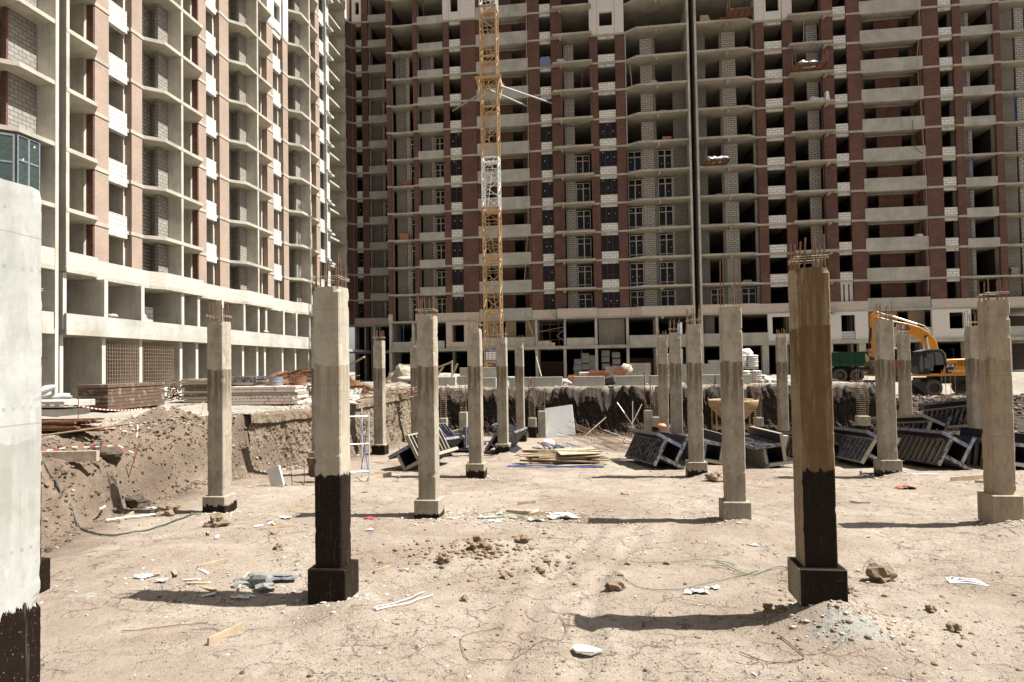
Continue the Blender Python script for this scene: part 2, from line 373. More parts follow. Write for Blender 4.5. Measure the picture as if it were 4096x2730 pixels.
for (x, y, z) in verts:
    wob = .6 * mn.noise(Vector((x * .9, y * .9, 3))) + .35 * mn.noise(Vector((x * 2.7, y * 2.7, 8)))
    cx = pl(y, CREST); fx = pl(y, FOOT)
    k3 = max(1 - ss(x, cx - .7 + wob, cx + .1 + wob), ss(y + wob * .3, 39.4 + (4 if x > 15 else 0), 39.8 + (4 if x > 15 else 0)))
    k2 = ss(y + wob, 36.0 - (1.2 if x > 14 else 0), 37.6 - (1.2 if x > 14 else 0)) * (1 - k3)
    k1 = (1 - ss(x, fx - .2 + wob, fx + 1.6 + 1.3 * wob)) * (1 - k3) * (1 - k2)
    wt.append((k1, k2, k3, 1.0))
for j in range(len(ys) - 1):
    for i in range(nx - 1):
        a = j * nx + i; faces.append((a, a + 1, a + nx + 1, a + nx))
me = bpy.data.meshes.new('ground'); me.from_pydata(verts, [], faces)
me.polygons.foreach_set('use_smooth', [True] * len(faces)); me.update()
ca = me.color_attributes.new('earth_kind', 'FLOAT_COLOR', 'POINT'); ca.data.foreach_set('color', [c for q in wt for c in q])
def soil(name, kinds, fixed=None, crack=True, bumpk=0.9):
    """kinds: pale, mid, dark colour of floor, slope, cut, yard, blended by the vertex attribute"""
    m, t, b = M(name); v = coords(t)
    at = t.nodes.new('ShaderNodeAttribute'); at.attribute_name = 'earth_kind'; sp = t.nodes.new('ShaderNodeSeparateColor'); L(t, at.outputs['Color'], sp.inputs[0])
    k1, k2, k3 = sp.outputs[0], sp.outputs[1], sp.outputs[2]
    def pick(i):
        if fixed is not None: return tuple(kinds[fixed][i])
        c = mix(t, k1, tuple(kinds[0][i]), tuple(kinds[1][i])); c = mix(t, k2, c, tuple(kinds[2][i])); return mix(t, k3, c, tuple(kinds[3][i]))
    pale, mid, dark = pick(0), pick(1), pick(2)
    nb = noise(t, v, 0.33, 9, 0.68, 0.6); nm = noise(t, v, 2.6, 9, 0.75, .2); nf = noise(t, v, 17, 7, 0.75); nx_ = noise(t, v, 60, 3, 0.7)
    a = mix(t, ramp(t, nb, [(0.40, 0.0), (0.58, 1.0)]), mid, pale)
    a = mix(t, math_(t, 'MULTIPLY', ramp(t, nm, [(0.40, 1.0), (0.56, 0.0)]), 0.55), a, mid)
    a = mix(t, math_(t, 'MULTIPLY', ramp(t, nf, [(0.38, 1.0), (0.47, 0.0)]), 0.28), a, dark)
    a = mix(t, math_(t, 'MULTIPLY', ramp(t, nf, [(0.56, 0.0), (0.68, 1.0)]), 0.35), a, pale)
    a = mix(t, ramp(t, nx_, [(0.30, 0.35), (0.40, 0.0)]), a, dark)
    h = math_(t, 'ADD', math_(t, 'MULTIPLY', nm, 0.8), math_(t, 'ADD', math_(t, 'MULTIPLY', nf, 0.6), math_(t, 'MULTIPLY', nx_, 0.2)))
    vo = N(t, 'ShaderNodeTexVoronoi', Scale=19.0, Randomness=1.0); L(t, v, vo.inputs['Vector'])
    gm = math_(t, 'MULTIPLY', ramp(t, vo.outputs['Distance'], [(0.17, 1.0), (0.30, 0.0)]), ramp(t, noise(t, v, 0.8, 5), [(0.42, 0.0), (0.60, 1.0)]))
    if fixed is None: gm = math_(t, 'ADD', gm, math_(t, 'MULTIPLY', ramp(t, vo.outputs['Distance'], [(0.2, 1.0), (0.34, 0.0)]), k3), True)
    pc = t.nodes.new('ShaderNodeSeparateColor'); L(t, vo.outputs['Color'], pc.inputs[0])
    gsel = math_(t, 'MULTIPLY', gm, ramp(t, pc.outputs[0], [(0.5, 0.0), (0.55, 1.0)]))
    a = mix(t, math_(t, 'MULTIPLY', gsel, .8), a, mix(t, ramp(t, pc.outputs[1], [(.55, 0.0), (.75, 1.0)]), mid, (0.38, 0.365, 0.325)))
    h = math_(t, 'ADD', h, math_(t, 'MULTIPLY', gsel, 0.5))
    if crack:
        dn = N(t, 'ShaderNodeTexNoise', Scale=2.2, Detail=7.0, Roughness=.65); L(t, v, dn.inputs['Vector'])
        vv = mix(t, 0.42, v, dn.outputs['Color'], 'ADD')
        floor = math_(t, 'SUBTRACT', 1.0, math_(t, 'ADD', math_(t, 'ADD', k1, k2), k3), True)
        msk = math_(t, 'MULTIPLY', ramp(t, noise(t, coords(t, loc=(7, 3, 0)), 0.38, 5), [(0.44, 0.0), (0.53, 1.0)]), floor)
        msk = math_(t, 'MULTIPLY', msk, ramp(t, noise(t, coords(t, loc=(2, 9, 0)), 2.3, 4), [(0.44, 0.0), (0.55, 1.0)]))
        ck = None
        for scl, w0, w1, k in ((1.5, .005, .013, 1.0), (4.0, .008, .018, .45)):
            vc = N(t, 'ShaderNodeTexVoronoi', Scale=scl); vc.feature = 'DISTANCE_TO_EDGE'; L(t, vv, vc.inputs['Vector'])
            c = math_(t, 'MULTIPLY', ramp(t, vc.outputs['Distance'], [(w0, k), (w1, 0.0)]), msk); ck = c if ck is None else math_(t, 'MAXIMUM', ck, c)
        a = mix(t, math_(t, 'MULTIPLY', ck, .65), a, dark)
        h = math_(t, 'SUBTRACT', h, math_(t, 'MULTIPLY', ck, 0.8))
        # cement and lime spills round the column feet
        s1 = ramp(t, noise(t, coords(t, loc=(31, 11, 0)), 0.5, 9, 0.78), [(0.60, 0.0), (0.66, 0.7)])
        s1 = math_(t, 'MULTIPLY', math_(t, 'MULTIPLY', s1, ramp(t, nf, [(.42, 0.2), (.55, 1.0)])), floor)
        a = mix(t, s1, a, (0.36, 0.36, 0.325))
        # the big grey spill in front of the brown column
        c = t.nodes.new('ShaderNodeTexCoord'); mp = t.nodes.new('ShaderNodeMapping'); mp.vector_type = 'TEXTURE'; mp.inputs['Location'].default_value = (3.0, 9.0, 0.1); mp.inputs['Scale'].default_value = (.5, .27, 9); L(t, c.outputs['Object'], mp.inputs['Vector'])
        ln = t.nodes.new('ShaderNodeVectorMath'); ln.operation = 'LENGTH'; L(t, mp.outputs[0], ln.inputs[0])
        sm = ramp(t, math_(t, 'ADD', ln.outputs['Value'], math_(t, 'MULTIPLY', math_(t, 'SUBTRACT', noise(t, v, 4, 8, .8), .5), 2.2)), [(0.6, .75), (1.0, 0.0)])
        a = mix(t, sm, a, mix(t, nf, (0.15, 0.15, 0.135), (0.34, 0.345, 0.315)))
    L(t, a, b.inputs['Base Color']); b.inputs['Roughness'].default_value = 0.95
    bump(t, b, h, bumpk, 0.06)
    return m
KINDS = [((0.305, 0.260, 0.212), (0.218, 0.172, 0.133), (0.085, 0.062, 0.045)),
         ((0.175, 0.133, 0.097), (0.115, 0.084, 0.060), (0.035, 0.025, 0.018)),
         ((0.055, 0.042, 0.032), (0.030, 0.021, 0.016), (0.008, 0.006, 0.004)),
         ((0.30, 0.275, 0.23), (0.23, 0.20, 0.16), (0.10, 0.08, 0.06))]
me.materials.append(soil('site_soil', KINDS))
ground = bpy.data.objects.new('ground', me); COL.objects.link(ground); struct(ground)
# rough hand-dug faces of the cut, along the back and along the left
MAT['cutface'] = soil('cut_face_earth', KINDS, 2, False, 1.0); MAT['leftface'] = soil('left_face_earth', [((0.23, 0.185, 0.135), (0.15, 0.113, 0.08), (0.045, 0.032, 0.024))], 0, False, 1.0)
def face(path, z0, mat, name, amp=1.0, st=.06):
    P = [Vector(p) for p in path]; ln = [0]
    for p, q in zip(P, P[1:]): ln.append(ln[-1] + (q - p).length)
    n = int(ln[-1] / st); vs = []; fs = []; rows = 44; tops = []
    for i in range(n + 1):
        s_ = ln[-1] * i / n; k = max(j for j in range(len(ln)) if ln[j] <= s_ + 1e-6); k = min(k, len(P) - 2)
        u = (s_ - ln[k]) / (ln[k + 1] - ln[k]); c = P[k].lerp(P[k + 1], u); d = (P[k + 1] - P[k]).normalized(); nn = Vector((d.y, -d.x))
        zt = H(c.x - nn.x * .5, c.y - nn.y * .5, True) + .02
        for r in range(rows):
            f = r / (rows - 3); z = z0 + (zt - z0) * min(1, f) if r < rows - 2 else zt + .01
            g = 1 - abs(2 * min(1, f) - 1) ** 3
            o = (0.16 * (0.5 - abs(mn.noise(Vector((s_ * .8 + z * .3, z * .5, 1))))) + .22 * (0.45 - abs(mn.noise(Vector((s_ * 2.6 + z * .9, z * .8, 5))))) + .20 * (.4 - abs(mn.noise(Vector((s_ * 5.5 + z * 1.3, z * 1.8, 9))))) + .09 * mn.noise(Vector((s_ * 13, z * 8, 3))) + .05 * mn.noise(Vector((s_ * 28, z * 22, 7)))) * amp
            o = o * (.35 + .65 * g) + .45 * (1 - min(1, f)) ** 3 * amp + (.12 if .86 < f <= 1.0 else 0)
            if r >= rows - 2: o = -.25 - .5 * (r - rows + 2)
            q = c + nn * o; vs.append((q.x, q.y, z if r < rows - 2 else max(z, H(q.x, q.y, True) + .012)))
    for i in range(n):
        for r in range(rows - 1): a = i * rows + r; fs.append((a, a + rows, a + rows + 1, a + 1))
    mb_ = MB(); mb_.add(vs, fs); return struct(mb_.build(name, mat, smooth=False))
face([(-10.7, 38.95), (15.2, 38.95), (16.2, 39.6)], -.5, MAT['cutface'], 'excavation_face')
face([(-11.85, 21.8), (-11.05, 25), (-10.65, 28), (-10.35, 34), (-10.3, 38.95)], -.4, MAT['leftface'], 'excavation_face', .75)
def G(x, y, dz=0.0): return (x, y, H(x, y, False) + dz)

# loose clods and pebbles on the pit floor and the cut edge: nobody could count them
peb = MB(); rr = random.Random(3)
ico = bmesh.new(); bmesh.ops.create_icosphere(ico, subdivisions=1, radius=1.0); IV = [v.co.copy() for v in ico.verts]; IF = [tuple(v.index for v in f.verts) for f in ico.faces]; ico.free()
def pebble(mb, x, y, z, r, sq=0.6, k=0):
    s = rr.random() * 50; a = rr.random() * 6.3; ca, sa = math.cos(a), math.sin(a); el = rr.uniform(.7, 1.4)
    vs = []
    for c in IV:
        q = r * (1 + 0.38 * mn.noise(c * 1.7 + Vector((s, s, 0))))
        px, py = c.x * q * el, c.y * q; vs.append((x + px * ca - py * sa, y + px * sa + py * ca, z + c.z * q * sq))
    mb.m = k; mb.add(vs, IF)
for i in range(5500):
    y = 6.8 + 30 * rr.random() ** 2.0; x = rr.uniform(-0.62 * y - 1, 0.86 * y)
    if x < pl(y, FOOT) or y > 36.5: continue
    d = mn.noise(Vector((x * .55, y * .55, 8)))
    if d < rr.uniform(-.5, .35): continue
    r = 0.006 + 0.024 * rr.random() ** 4 + 0.0005 * y
    pebble(peb, x, y, H(x, y) + r * .05, r, .5, rr.choice((0, 0, 0, 1, 2)))
for i in range(420):      # collar of crumbs round the heaped pillar foot
    a = rr.random() * 6.3; q = .35 + rr.expovariate(1.6); x = 2.95 + q * math.cos(a) * 1.3; y = 9.35 + q * math.sin(a) * .8
    r = 0.008 + .04 * rr.random() ** 4; pebble(peb, x, y, H(x, y) + r * .1, r, .7, rr.choice((0, 0, 0, 1)))
for i in range(500):
    a = rr.random() * 6.3; q = rr.expovariate(1.2); x = -2.2 + q * math.cos(a) * 1.6; y = 12.3 + q * math.sin(a) * .9
    r = 0.015 + .05 * rr.random() ** 3; pebble(peb, x, y, H(x, y) + r * .2, r, .7, 0)
tag(peb.build('scattered_clods', [MAT['rock'], MAT['stone'], MAT['dclod']], smooth=False), 'loose clods and pebbles strewn over the dry pit floor', 'rubble', kind='stuff')
cl = MB()
for i in range(2600):
    x = rr.uniform(14.6, 27); y = rr.uniform(34.8, 46); r = .03 + .16 * rr.random() ** 2.5
    pebble(cl, x, y, H(x, y) + r * .2, r, .75, rr.choice((0, 0, 0, 0, 0, 0, 0, 1)))
for i in range(700):
    x = rr.uniform(-10, 15); y = rr.uniform(37.2, 38.4); r = .03 + .09 * rr.random() ** 2
    pebble(cl, x, y, H(x, y) + r * .2, r, .75, 0)
tag(cl.build('earth_clods', [MAT['dclod'], MAT['rock']]), 'dark heaped earth clods along the foot of the cut and below the excavator', 'earth', kind='stuff')
sl = MB()
for i in range(8000):
    y = 9 + rr.random() * 20; x = pl(y, FOOT) - rr.random() ** 1.5 * 4.2 * (1 if y < 18 else .4) + rr.uniform(0, .5); r = .010 + .032 * rr.random() ** 2 + .06 * rr.random() ** 12
    pebble(sl, x, y, H(x, y) + r * .1, r, .75, rr.choice((0, 2, 3, 3, 3)))
for i in range(900):
    y = 17.5 + rr.random() * 12; x = pl(y, CREST) - rr.uniform(-.9, 2.2); r = .02 + .06 * rr.random() ** 2
    pebble(sl, x, y, H(x, y) + r * .2, r, .6, 1)
tag(sl.build('slope_crumbs', [MAT['rock'], MAT['stone'], MAT['dclod'], concrete('slope_crumb', (0.14, 0.105, 0.076), 0.2, False)]), 'crumbs and pale gravel spilling down the left bank', 'gravel', kind='stuff')

fine = MB()
for i in range(15000):
    y = 6.6 + 9 * rr.random() ** 1.6; x = rr.uniform(-0.62 * y - 1, 0.86 * y)
    if x < pl(y, FOOT): continue
    if mn.noise(Vector((x * .8, y * .8, 21))) < rr.uniform(-.6, .3): continue
    r = 0.005 + 0.011 * rr.random() ** 2; pebble(fine, x, y, H(x, y) + r * .1, r, .55, rr.choice((0, 0, 0, 0, 1, 2)))
tag(fine.build('fine_grit', [MAT['rock'], MAT['stone'], MAT['dclod']]), 'fine grit and crumbs over the foreground soil', 'grit', kind='stuff')

lit = MB()
for i in range(750):
    k = rr.random()
    if k < .4: x, y = rr.gauss(-2.0, 1.3), rr.gauss(15.6, .5)
    elif k < .48: x, y = rr.gauss(-6.7, .8), rr.gauss(10.5, .6)
    elif k < .58: x, y = rr.gauss(-10.2, .7), rr.gauss(15.2, .5)
    else: y = 7 + 20 * rr.random(); x = rr.uniform(-.55 * y, .8 * y)
    if x < pl(y, FOOT) - .3: continue
    l = rr.uniform(.006, .022) * (1 + .045 * y); a = rr.random() * 6.3; ca, sa = math.cos(a), math.sin(a); z = H(x, y)
    P = [(l * rr.uniform(.6, 1.2) * c, l * rr.uniform(.25, .7) * s_) for c, s_ in ((-1, -1), (1, -1), (1, 1), (-1, 1))]
    vs = [(x + p * ca - q * sa, y + p * sa + q * ca, z + h) for h in (.0, .012) for p, q in P]
    for j in range(4, 8): vs[j] = (vs[j][0], vs[j][1], vs[j][2] + rr.uniform(0, .5) * l)
    lit.m = rr.choice((0, 1, 2, 2, 3)); lit.add(vs, [(0, 3, 2, 1), (4, 5, 6, 7), (0, 1, 5, 4), (1, 2, 6, 5), (2, 3, 7, 6), (3, 0, 4, 7)])
tag(lit.build('litter_flakes', [MAT['sack'], MAT['wood'], MAT['fbs'], MAT['wood2']]), 'tiny flakes of film, wood and plaster trodden into the pit floor', 'litter', kind='stuff')
# ------------------------------------------------------------------ the building shells
ST = 2.93
LV = [2.25, 5.60] + [8.57 + ST * i for i in range(16)]      # ground, first, 8.57 ... 43.73
TOP = LV[-1]
class Facade:
    """s runs along the front, d outwards, mapped to world x, y"""
    def __init__(f, kind, org): f.kind = kind; f.org = Vector(org)
    def xy(f, s, d): return (-26.0 + d, s) if f.kind == 'L' else (s, 70.5 - d)
    def box(f, mb, s0, s1, d0, d1, z0, z1):
        a = f.xy(s0, d0); b = f.xy(s1, d1); return mb.box(a[0], a[1], z0, b[0], b[1], z1)
    def poly(f, mb, pts, z0, z1): return mb.prism([f.xy(*p) for p in pts], z0, z1)
    def mb(f): return MB(f.org)
rb = random.Random(11)
PANE = {}
def window(f, root, s0, s1, d, z0, z1, nx, style, trans=0.28, low=0.0):
    """casement unit: frame mesh with a pane child"""
    fr = f.mb(); w = 0.075
    f.box(fr, s0, s0 + w, d - .08, d, z0, z1); f.box(fr, s1 - w, s1, d - .08, d, z0, z1)
    f.box(fr, s0 + w, s1 - w, d - .08, d, z0, z0 + w); f.box(fr, s0 + w, s1 - w, d - .08, d, z1 - w, z1)
    for i in range(1, nx):
        c = s0 + (s1 - s0) * i / nx; f.box(fr, c - .055, c + .055, d - .075, d - .005, z0 + w, z1 - w)
    for zt in ([z1 - (z1 - z0) * trans] if trans else []) + ([z0 + (z1 - z0) * low] if low else []):
        for i in range(nx):
            a = s0 + (s1 - s0) * i / nx + .056; b = s0 + (s1 - s0) * (i + 1) / nx - .056
            f.box(fr, max(a, s0 + w), min(b, s1 - w), d - .072, d - .008, zt - .04, zt + .04)
    o = fr.build('window', MAT[style], root)
    g = f.mb(); f.box(g, s0 + .03, s1 - .03, d - .05, d - .035, z0 + .03, z1 - .03)
    g.m = 1
    for i in range(nx):
        if rb.random() < .8:
            c = s0 + (s1 - s0) * (i + rb.uniform(.35, .65)) / nx; zz = lerp(z0, z1, rb.choice((.45, .58, .88)))
            f.box(g, c - .035, c + .035, d - .034, d - .03, zz - .04, zz + .04)
    g.build('pane', [MAT['glass'], MAT['sticker']], o)
    return o
def storeys(lo=2, hi=17): return range(lo, hi)
def pier(f, root, s0, s1, d=0.0, dep=0.38, z0=None, wl=35.05, white=False, s_ret=None):
    z0 = LV[2] if z0 is None else z0
    m = f.mb()
    if white: wl2 = wl
    else: wl2 = 99
    for i in storeys():
        a, b = LV[i], LV[i + 1] - .20
        if a >= wl2 - .3: continue
        f.box(m, s0, s1, d - dep, d, a + .012, b - .012)
    m.build('brick_pier', MAT['sun_brick' if f.kind == 'L' else 'brick'], root)
    if white:
        m = f.mb()
        for i in storeys():
            a, b = LV[i], LV[i + 1]
            if a >= wl2 - .3: f.box(m, s0, s1, d - dep, d + .06, a + .004, b - .004)
        m.build('white_brick_pier', MAT['wbrick'], root)
def winbay(f, root, s0, s1, d=-.05, framed=0, nx=2, style='fdark', white=False, wl=35.05, gone=(), boxd=.22):
    for i in storeys():
        a, b = LV[i], LV[i + 1]
        wh = white and a >= wl - .3
        if i in gone: continue
        m = f.mb()
        if wh:
            f.box(m, s0, s1, d - .2, d + .105, a + .004, a + .85); f.box(m, s0, s1, d - .2, d + .105, b - .62, b - .004)
            f.box(m, s0, s0 + .22, d - .2, d + .105, a + .854, b - .624); f.box(m, s1 - .22, s1, d - .2, d + .105, a + .854, b - .624)
            m.build('window_surround', MAT['wbrick'], root)
        else:
            if i != 2:
                f.box(m, s0 + .02, s1 - .02, d - boxd, d, a + .004, a + rb.choice((.78, .8, .82))); m.build('sill_wall', MAT['block' if f.kind == 'L' else 'blockb'], root)
            l = f.mb(); f.box(l, s0 + .01, s1 - .01, d - .3, (d + .012 if f.kind == 'L' else d - .03 + rb.uniform(-.02, .02)), b - .46, (b - .004 if f.kind == 'L' else b - .204)); l.build('lintel', MAT['lintel'], root)
        if i < 2 + framed: window(f, root, s0 + .03, s1 - .03, d - .06, a + .83, b - .45, nx, style, .0 if nx == 3 else .28, .3 if nx == 3 else 0.0)
def crosswall(f, root, s, d, z0=2.25, z1=None, th=.1, depth=-8.0, name='cross_wall'):
    B_ = f.kind == 'B'; m = f.mb(); f.box(m, s - th, s + th, d - 1.0 if B_ else depth, d, z0, z1 or TOP); m.build(name, MAT['conc_in'], root)
    if B_: m = f.mb(); f.box(m, s - th, s + th, -14.0, d - 1.0, z0, z1 or TOP); m.build('inner_partition', MAT['shade_in'], root)
def endwall(f, root, s, d, z0=2.25, z1=None, th=.1):
    m = f.mb(); f.box(m, s - th, s + th, -8.0, d + .025, z0, z1 or TOP); m.build('cross_wall', MAT['conc'], root)
def slabs(f, root, outline, beams=(), lo=2):
    """outline: (s, d) points of the outer edge left to right"""
    for i in range(lo, 18):
        z = LV[i]; m = f.mb()
        pts = [(outline[0][0], -8.2)] + [(s, d + (0.0)) for s, d in outline] + [(outline[-1][0], -8.2)]
        f.poly(m, pts, z - .20, z)
        if f.kind == 'B': f.box(m, outline[0][0], outline[-1][0], -14.1, -8.2, z - .199, z - .001)
        for s0, s1, d0, d1 in beams: f.box(m, s0, s1, d0, d1, z - .42, z - .203)
        m.build('floor_slab', MAT['soffit'], root)
def backwall(f, root, s0, s1, d=-8.1):
    if f.kind == 'B': d = -14.0
    m = f.mb(); f.box(m, s0, s1, d - .2, d, 2.25, TOP); m.build('rear_wall', MAT['shade_in' if f.kind == 'B' else 'conc_in'], root)
def band(f, root, outline, z0, z1, mat, name, off=0.0, th=.14):
    """parapet that follows the slab edge"""
    m = f.mb()
    for (a, da), (b, db) in zip(outline, outline[1:]):
        if abs(a - b) < 1e-6: continue
        v = Vector((b - a, db - da)).normalized(); n = Vector((-v.y, v.x))
        if n.y < 0: n = -n
        p = [(a + n.x * off, da + n.y * off), (b + n.x * off, db + n.y * off), (b - n.x * (th - off), db - n.y * (th - off)), (a - n.x * (th - off), da - n.y * (th - off))]
        f.poly(m, p, z0, z1)
    m.build(name, mat, root)

# ---- left block, front towards +X, sunlit
def left_part(root, f, s_lo, s_hi, outline, first):
    pass
LB = thing('building_shell', 'sunlit unfinished apartment block on the left with stepped slab balconies and brick piers', 'building', (-26, 46, 2.25))
f = Facade('L', (-26, 46, 2.25))
ol = [(29.25, .9), (31.3, .9), (32.15, .04), (33.3, .04), (33.3, -.11), (35.0, -.11), (35.0, .04), (36.05, .04), (36.85, .9), (40.75, .9), (41.65, .04), (42.6, .04), (42.6, -.11), (44.2, -.11),
      (44.2, .04), (45.5, .04), (46.4, .9), (50.4, .9), (51.25, .04), (52.35, .04), (52.35, -.11), (54.1, -.11), (54.1, .04), (55.15, .04), (55.9, .9), (59.6, .9), (60.9, .04), (61.95, .04), (61.95, -.11), (63.3, -.11), (63.35, .25), (64.1, .25), (64.15, -1.0)]
ol2 = [(64.15, -1.0), (71.5, -1.0), (71.55, -1.66), (73.0, -1.66), (73.9, -1.7), (74.6, -1.25), (75.2, -1.25)]
slabs(f, LB, ol + ol2[1:], beams=())
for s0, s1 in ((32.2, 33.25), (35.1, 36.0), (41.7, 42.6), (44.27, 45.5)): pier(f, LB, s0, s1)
for s0 in (31.98, 41.48):
    m = f.mb()
    for i in storeys(): f.box(m, s0 + .12, s0 + .2, -.8, -.02, LV[i] + .012, LV[i + 1] - .212)
    m.build('brick_reveal', MAT['brick'], LB)
for s0, s1 in ((51.3, 52.35), (54.15, 55.1)): pier(f, LB, s0, s1, white=True, wl=32.1)
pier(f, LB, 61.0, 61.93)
winbay(f, LB, 33.27, 34.85, -.1); winbay(f, LB, 42.62, 44.0, -.1); winbay(f, LB, 52.37, 53.9, -.1, white=True, wl=32.1); winbay(f, LB, 61.95, 63.25, -.1)
m = f.mb()
for i in storeys():
    f.box(m, 63.3, 64.05, -.25, .12, LV[i] + .01, LV[i + 1] - .21)
    f.box(m, 63.45, 64.25, -.2, .55, LV[i + 1] - .55, LV[i + 1] - .38)
m.build('block_pier', MAT['block'], LB)
for s, d in ((29.33, .9), (39.0 - .45, .9), (48.1, .9), (57.68, .9)): crosswall(f, LB, s, d - .02, 8.4)
for s in (32.0, 35.0, 41.5, 44.15, 51.1, 54.02, 60.8): crosswall(f, LB, s, -.4, 8.4, th=.09)
for s in (64.2,): crosswall(f, LB, s, -.3, 2.25)
for s in (71.6,): crosswall(f, LB, s, -1.05, 2.25)
# recessed end piece before the inner corner
for s0, s1, d in ((71.75, 72.95, -1.7), ): pier(f, LB, s0, s1, d, white=True, wl=43.8)
winbay(f, LB, 73.0, 73.9, -1.78, framed=5, nx=1, white=True, wl=43.8)
m = f.mb()
for i in storeys():
    z0, z1 = LV[i] + .012, LV[i + 1] - .212
    f.poly(m, [(73.95, -1.74), (74.6, -1.32), (74.6, -1.7), (73.95, -2.1)], z0, z1)
m.build('brick_pier', MAT['brick'], LB)
# inner block walls of the loggias
for a, b in ((36.05, 38.45), (45.55, 48.0), (55.2, 57.58)):
    for i in storeys():
        z0, z1 = LV[i] + .004, LV[i + 1] - .204
        m = f.mb(); f.box(m, a, a + .66 * (b - a) + .5, -1.2, -1.0, z0, z1 - .04); m.build('inner_wall', MAT['bblock'], LB)
        m = f.mb(); f.box(m, b - .98, b - .004, -.2, 0.0, z0, z1 - .03); m.build('inner_wall', MAT['gblock'], LB)
backwall(f, LB, 29.2, 75.2)
# white brick band above the second floor and the two lower storeys
bo = [(29.25, .9), (31.3, .9), (31.35, .35), (36.05, .35), (36.85, .9), (40.75, .9), (40.8, .35), (45.5, .35), (46.4, .9), (50.4, .9), (50.45, .35), (55.1, .35), (55.9, .9), (59.6, .9), (59.65, .35), (64.1, .35)]
band(f, LB, bo, LV[2] + .006, LV[2] + .80, MAT['pbrick'], 'brick_parapet', .0)
m = f.mb()
f.poly(m, [(29.25, -.3)] + [(a, b + .012) for a, b in bo] + [(64.1, -.3)], LV[2] - .197, LV[2] + .002); m.build('slab_edge', MAT['soffit'], LB)
m = f.mb(); f.box(m, 29.25, 75, -8.2, .9, LV[1] - .24, LV[1] - .004); m.build('floor_slab', MAT['soffit'], LB)
m = f.mb(); f.box(m, 29.25, 64.1, .76, .9, LV[1] - .001, LV[1] + .78); m.build('concrete_parapet', MAT['parapet'], LB)
for s in (29.34, 32.1, 35.0, 38.75, 40.45, 43.3, 46.2, 48.3, 49.5, 52.5, 54.9, 57.6, 60.2, 63.9):
    m = f.mb(); f.box(m, s - .11, s + .11, -8.0, .55, LV[0] - .3, LV[1] - .245); f.box(m, s - .11, s + .11, -8.0, .72, LV[1], LV[2] - .21); m.build('cross_wall', MAT['conc_in' if s > 29.5 else 'conc'], LB)
for s in (32.1, 35.0, 38.75, 40.45, 43.3, 46.2, 48.3, 49.5, 52.5, 54.9, 57.6, 60.2, 63.9):
    m = f.mb(); f.box(m, s - .13, s + .13, .5, .62, LV[0] - .3, LV[1] - .25); f.box(m, s - .13, s + .13, .62, .755, LV[1] + .002, LV[2] - .212); m.build('column', MAT['conc'], LB)
m = f.mb(); f.box(m, 32.3, 33.7, -3.2, -3.0, LV[1], LV[2] - .22); f.box(m, 48.5, 48.9, -2.2, -2.0, LV[1], LV[2] - .22); f.box(m, 52.7, 53.2, -2.2, -2.0, LV[1], LV[2] - .22); m.each('inner_wall', MAT['bblock'], LB)
m = f.mb(); f.box(m, 35.2, 37.4, -.6, -.4, LV[1], LV[1] + .95); m.build('inner_wall', MAT['block'], LB)
m = f.mb(); f.box(m, 36.4, 37.25, -.35, -.2, LV[1] + .7, LV[1] + 1.75); m.build('inner_wall', MAT['block'], LB)
# ---- block beyond the movement joint, nearest the camera on the left
FL = thing('building_shell', 'nearest block at far left beyond the dark movement joint, with blue grey window', 'building', (-26, 20, 2.25))
f = Facade('L', (-26, 20, 2.25))
olf = [(10, .9), (17.5, .9), (18.4, .04), (25.75, .04), (26.5, .9), (28.7, .9)]
slabs(f, FL, olf)
for s in (17.4, 20.6, 23.4): crosswall(f, FL, s, -.3, 2.0)
endwall(f, FL, 28.62, .9)
m = f.mb()
for i in storeys():
    z0, z1 = LV[i] + .004, LV[i + 1] - .204
    f.box(m, 26.9, 28.5, -.25, -.05, z0, z1)
m.build('inner_wall', MAT['gblock'], FL)
m = f.mb()
for i in storeys(): f.box(m, 26.78, 26.89, -.27, -.03, LV[i] + .01, LV[i + 1] - .21)
m.build('brick_reveal', MAT['brick'], FL)
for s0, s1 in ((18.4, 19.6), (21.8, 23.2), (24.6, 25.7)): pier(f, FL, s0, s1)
backwall(f, FL, 10, 28.7)
band(f, FL, olf, LV[2] + .004, LV[2] + .80, MAT['pbrick'], 'brick_parapet')
m = f.mb(); f.box(m, 10, 28.7, -8.2, .9, LV[1] - .24, LV[1] - .004); m.build('floor_slab', MAT['soffit'], FL)
m = f.mb(); f.box(m, 10, 28.48, .76, .9, LV[1] - .001, LV[1] + .78); m.build('concrete_parapet', MAT['parapet'], FL)
for s in (14, 17.4, 20.6, 23.4, 26.6):
    m = f.mb(); f.box(m, s - .11, s + .11, -8.0, .6, LV[0] - .5, LV[2] - .25); m.build('cross_wall', MAT['conc_in'], FL)
z0 = LV[3] + .05
MAT['fglass'] = flat('greenish_glass', (.045, .062, .055), .12)
w_ = window(f, FL, 26.5, 27.75, .82, LV[3] + .12, LV[4] - .28, 2, 'fblue', .45)
w_.children[0].data.materials[0] = MAT['fglass']
fr = f.mb(); gl = f.mb()
for (a, da, b, db) in ((25.85, .12, 26.42, .78),):
    for u0, u1, zz0, zz1 in ((0, .1, .12, 2.6), (.9, 1, .12, 2.6), (.1, .9, .12, .22), (.1, .9, 2.5, 2.6), (.1, .9, 1.3, 1.38)):
        p = lambda u, o: (lerp(a, b, u), lerp(da, db, u) + o)
        f.poly(fr, [p(u0, 0), p(u1, 0), p(u1, -.08), p(u0, -.08)], LV[3] + zz0, LV[3] + zz1)
    f.poly(gl, [p(.05, -.03), p(.95, -.03), p(.95, -.05), p(.05, -.05)], LV[3] + .15, LV[3] + 2.57)
o = fr.build('window', MAT['fblue'], FL); gl.build('pane', MAT['fglass'], o)
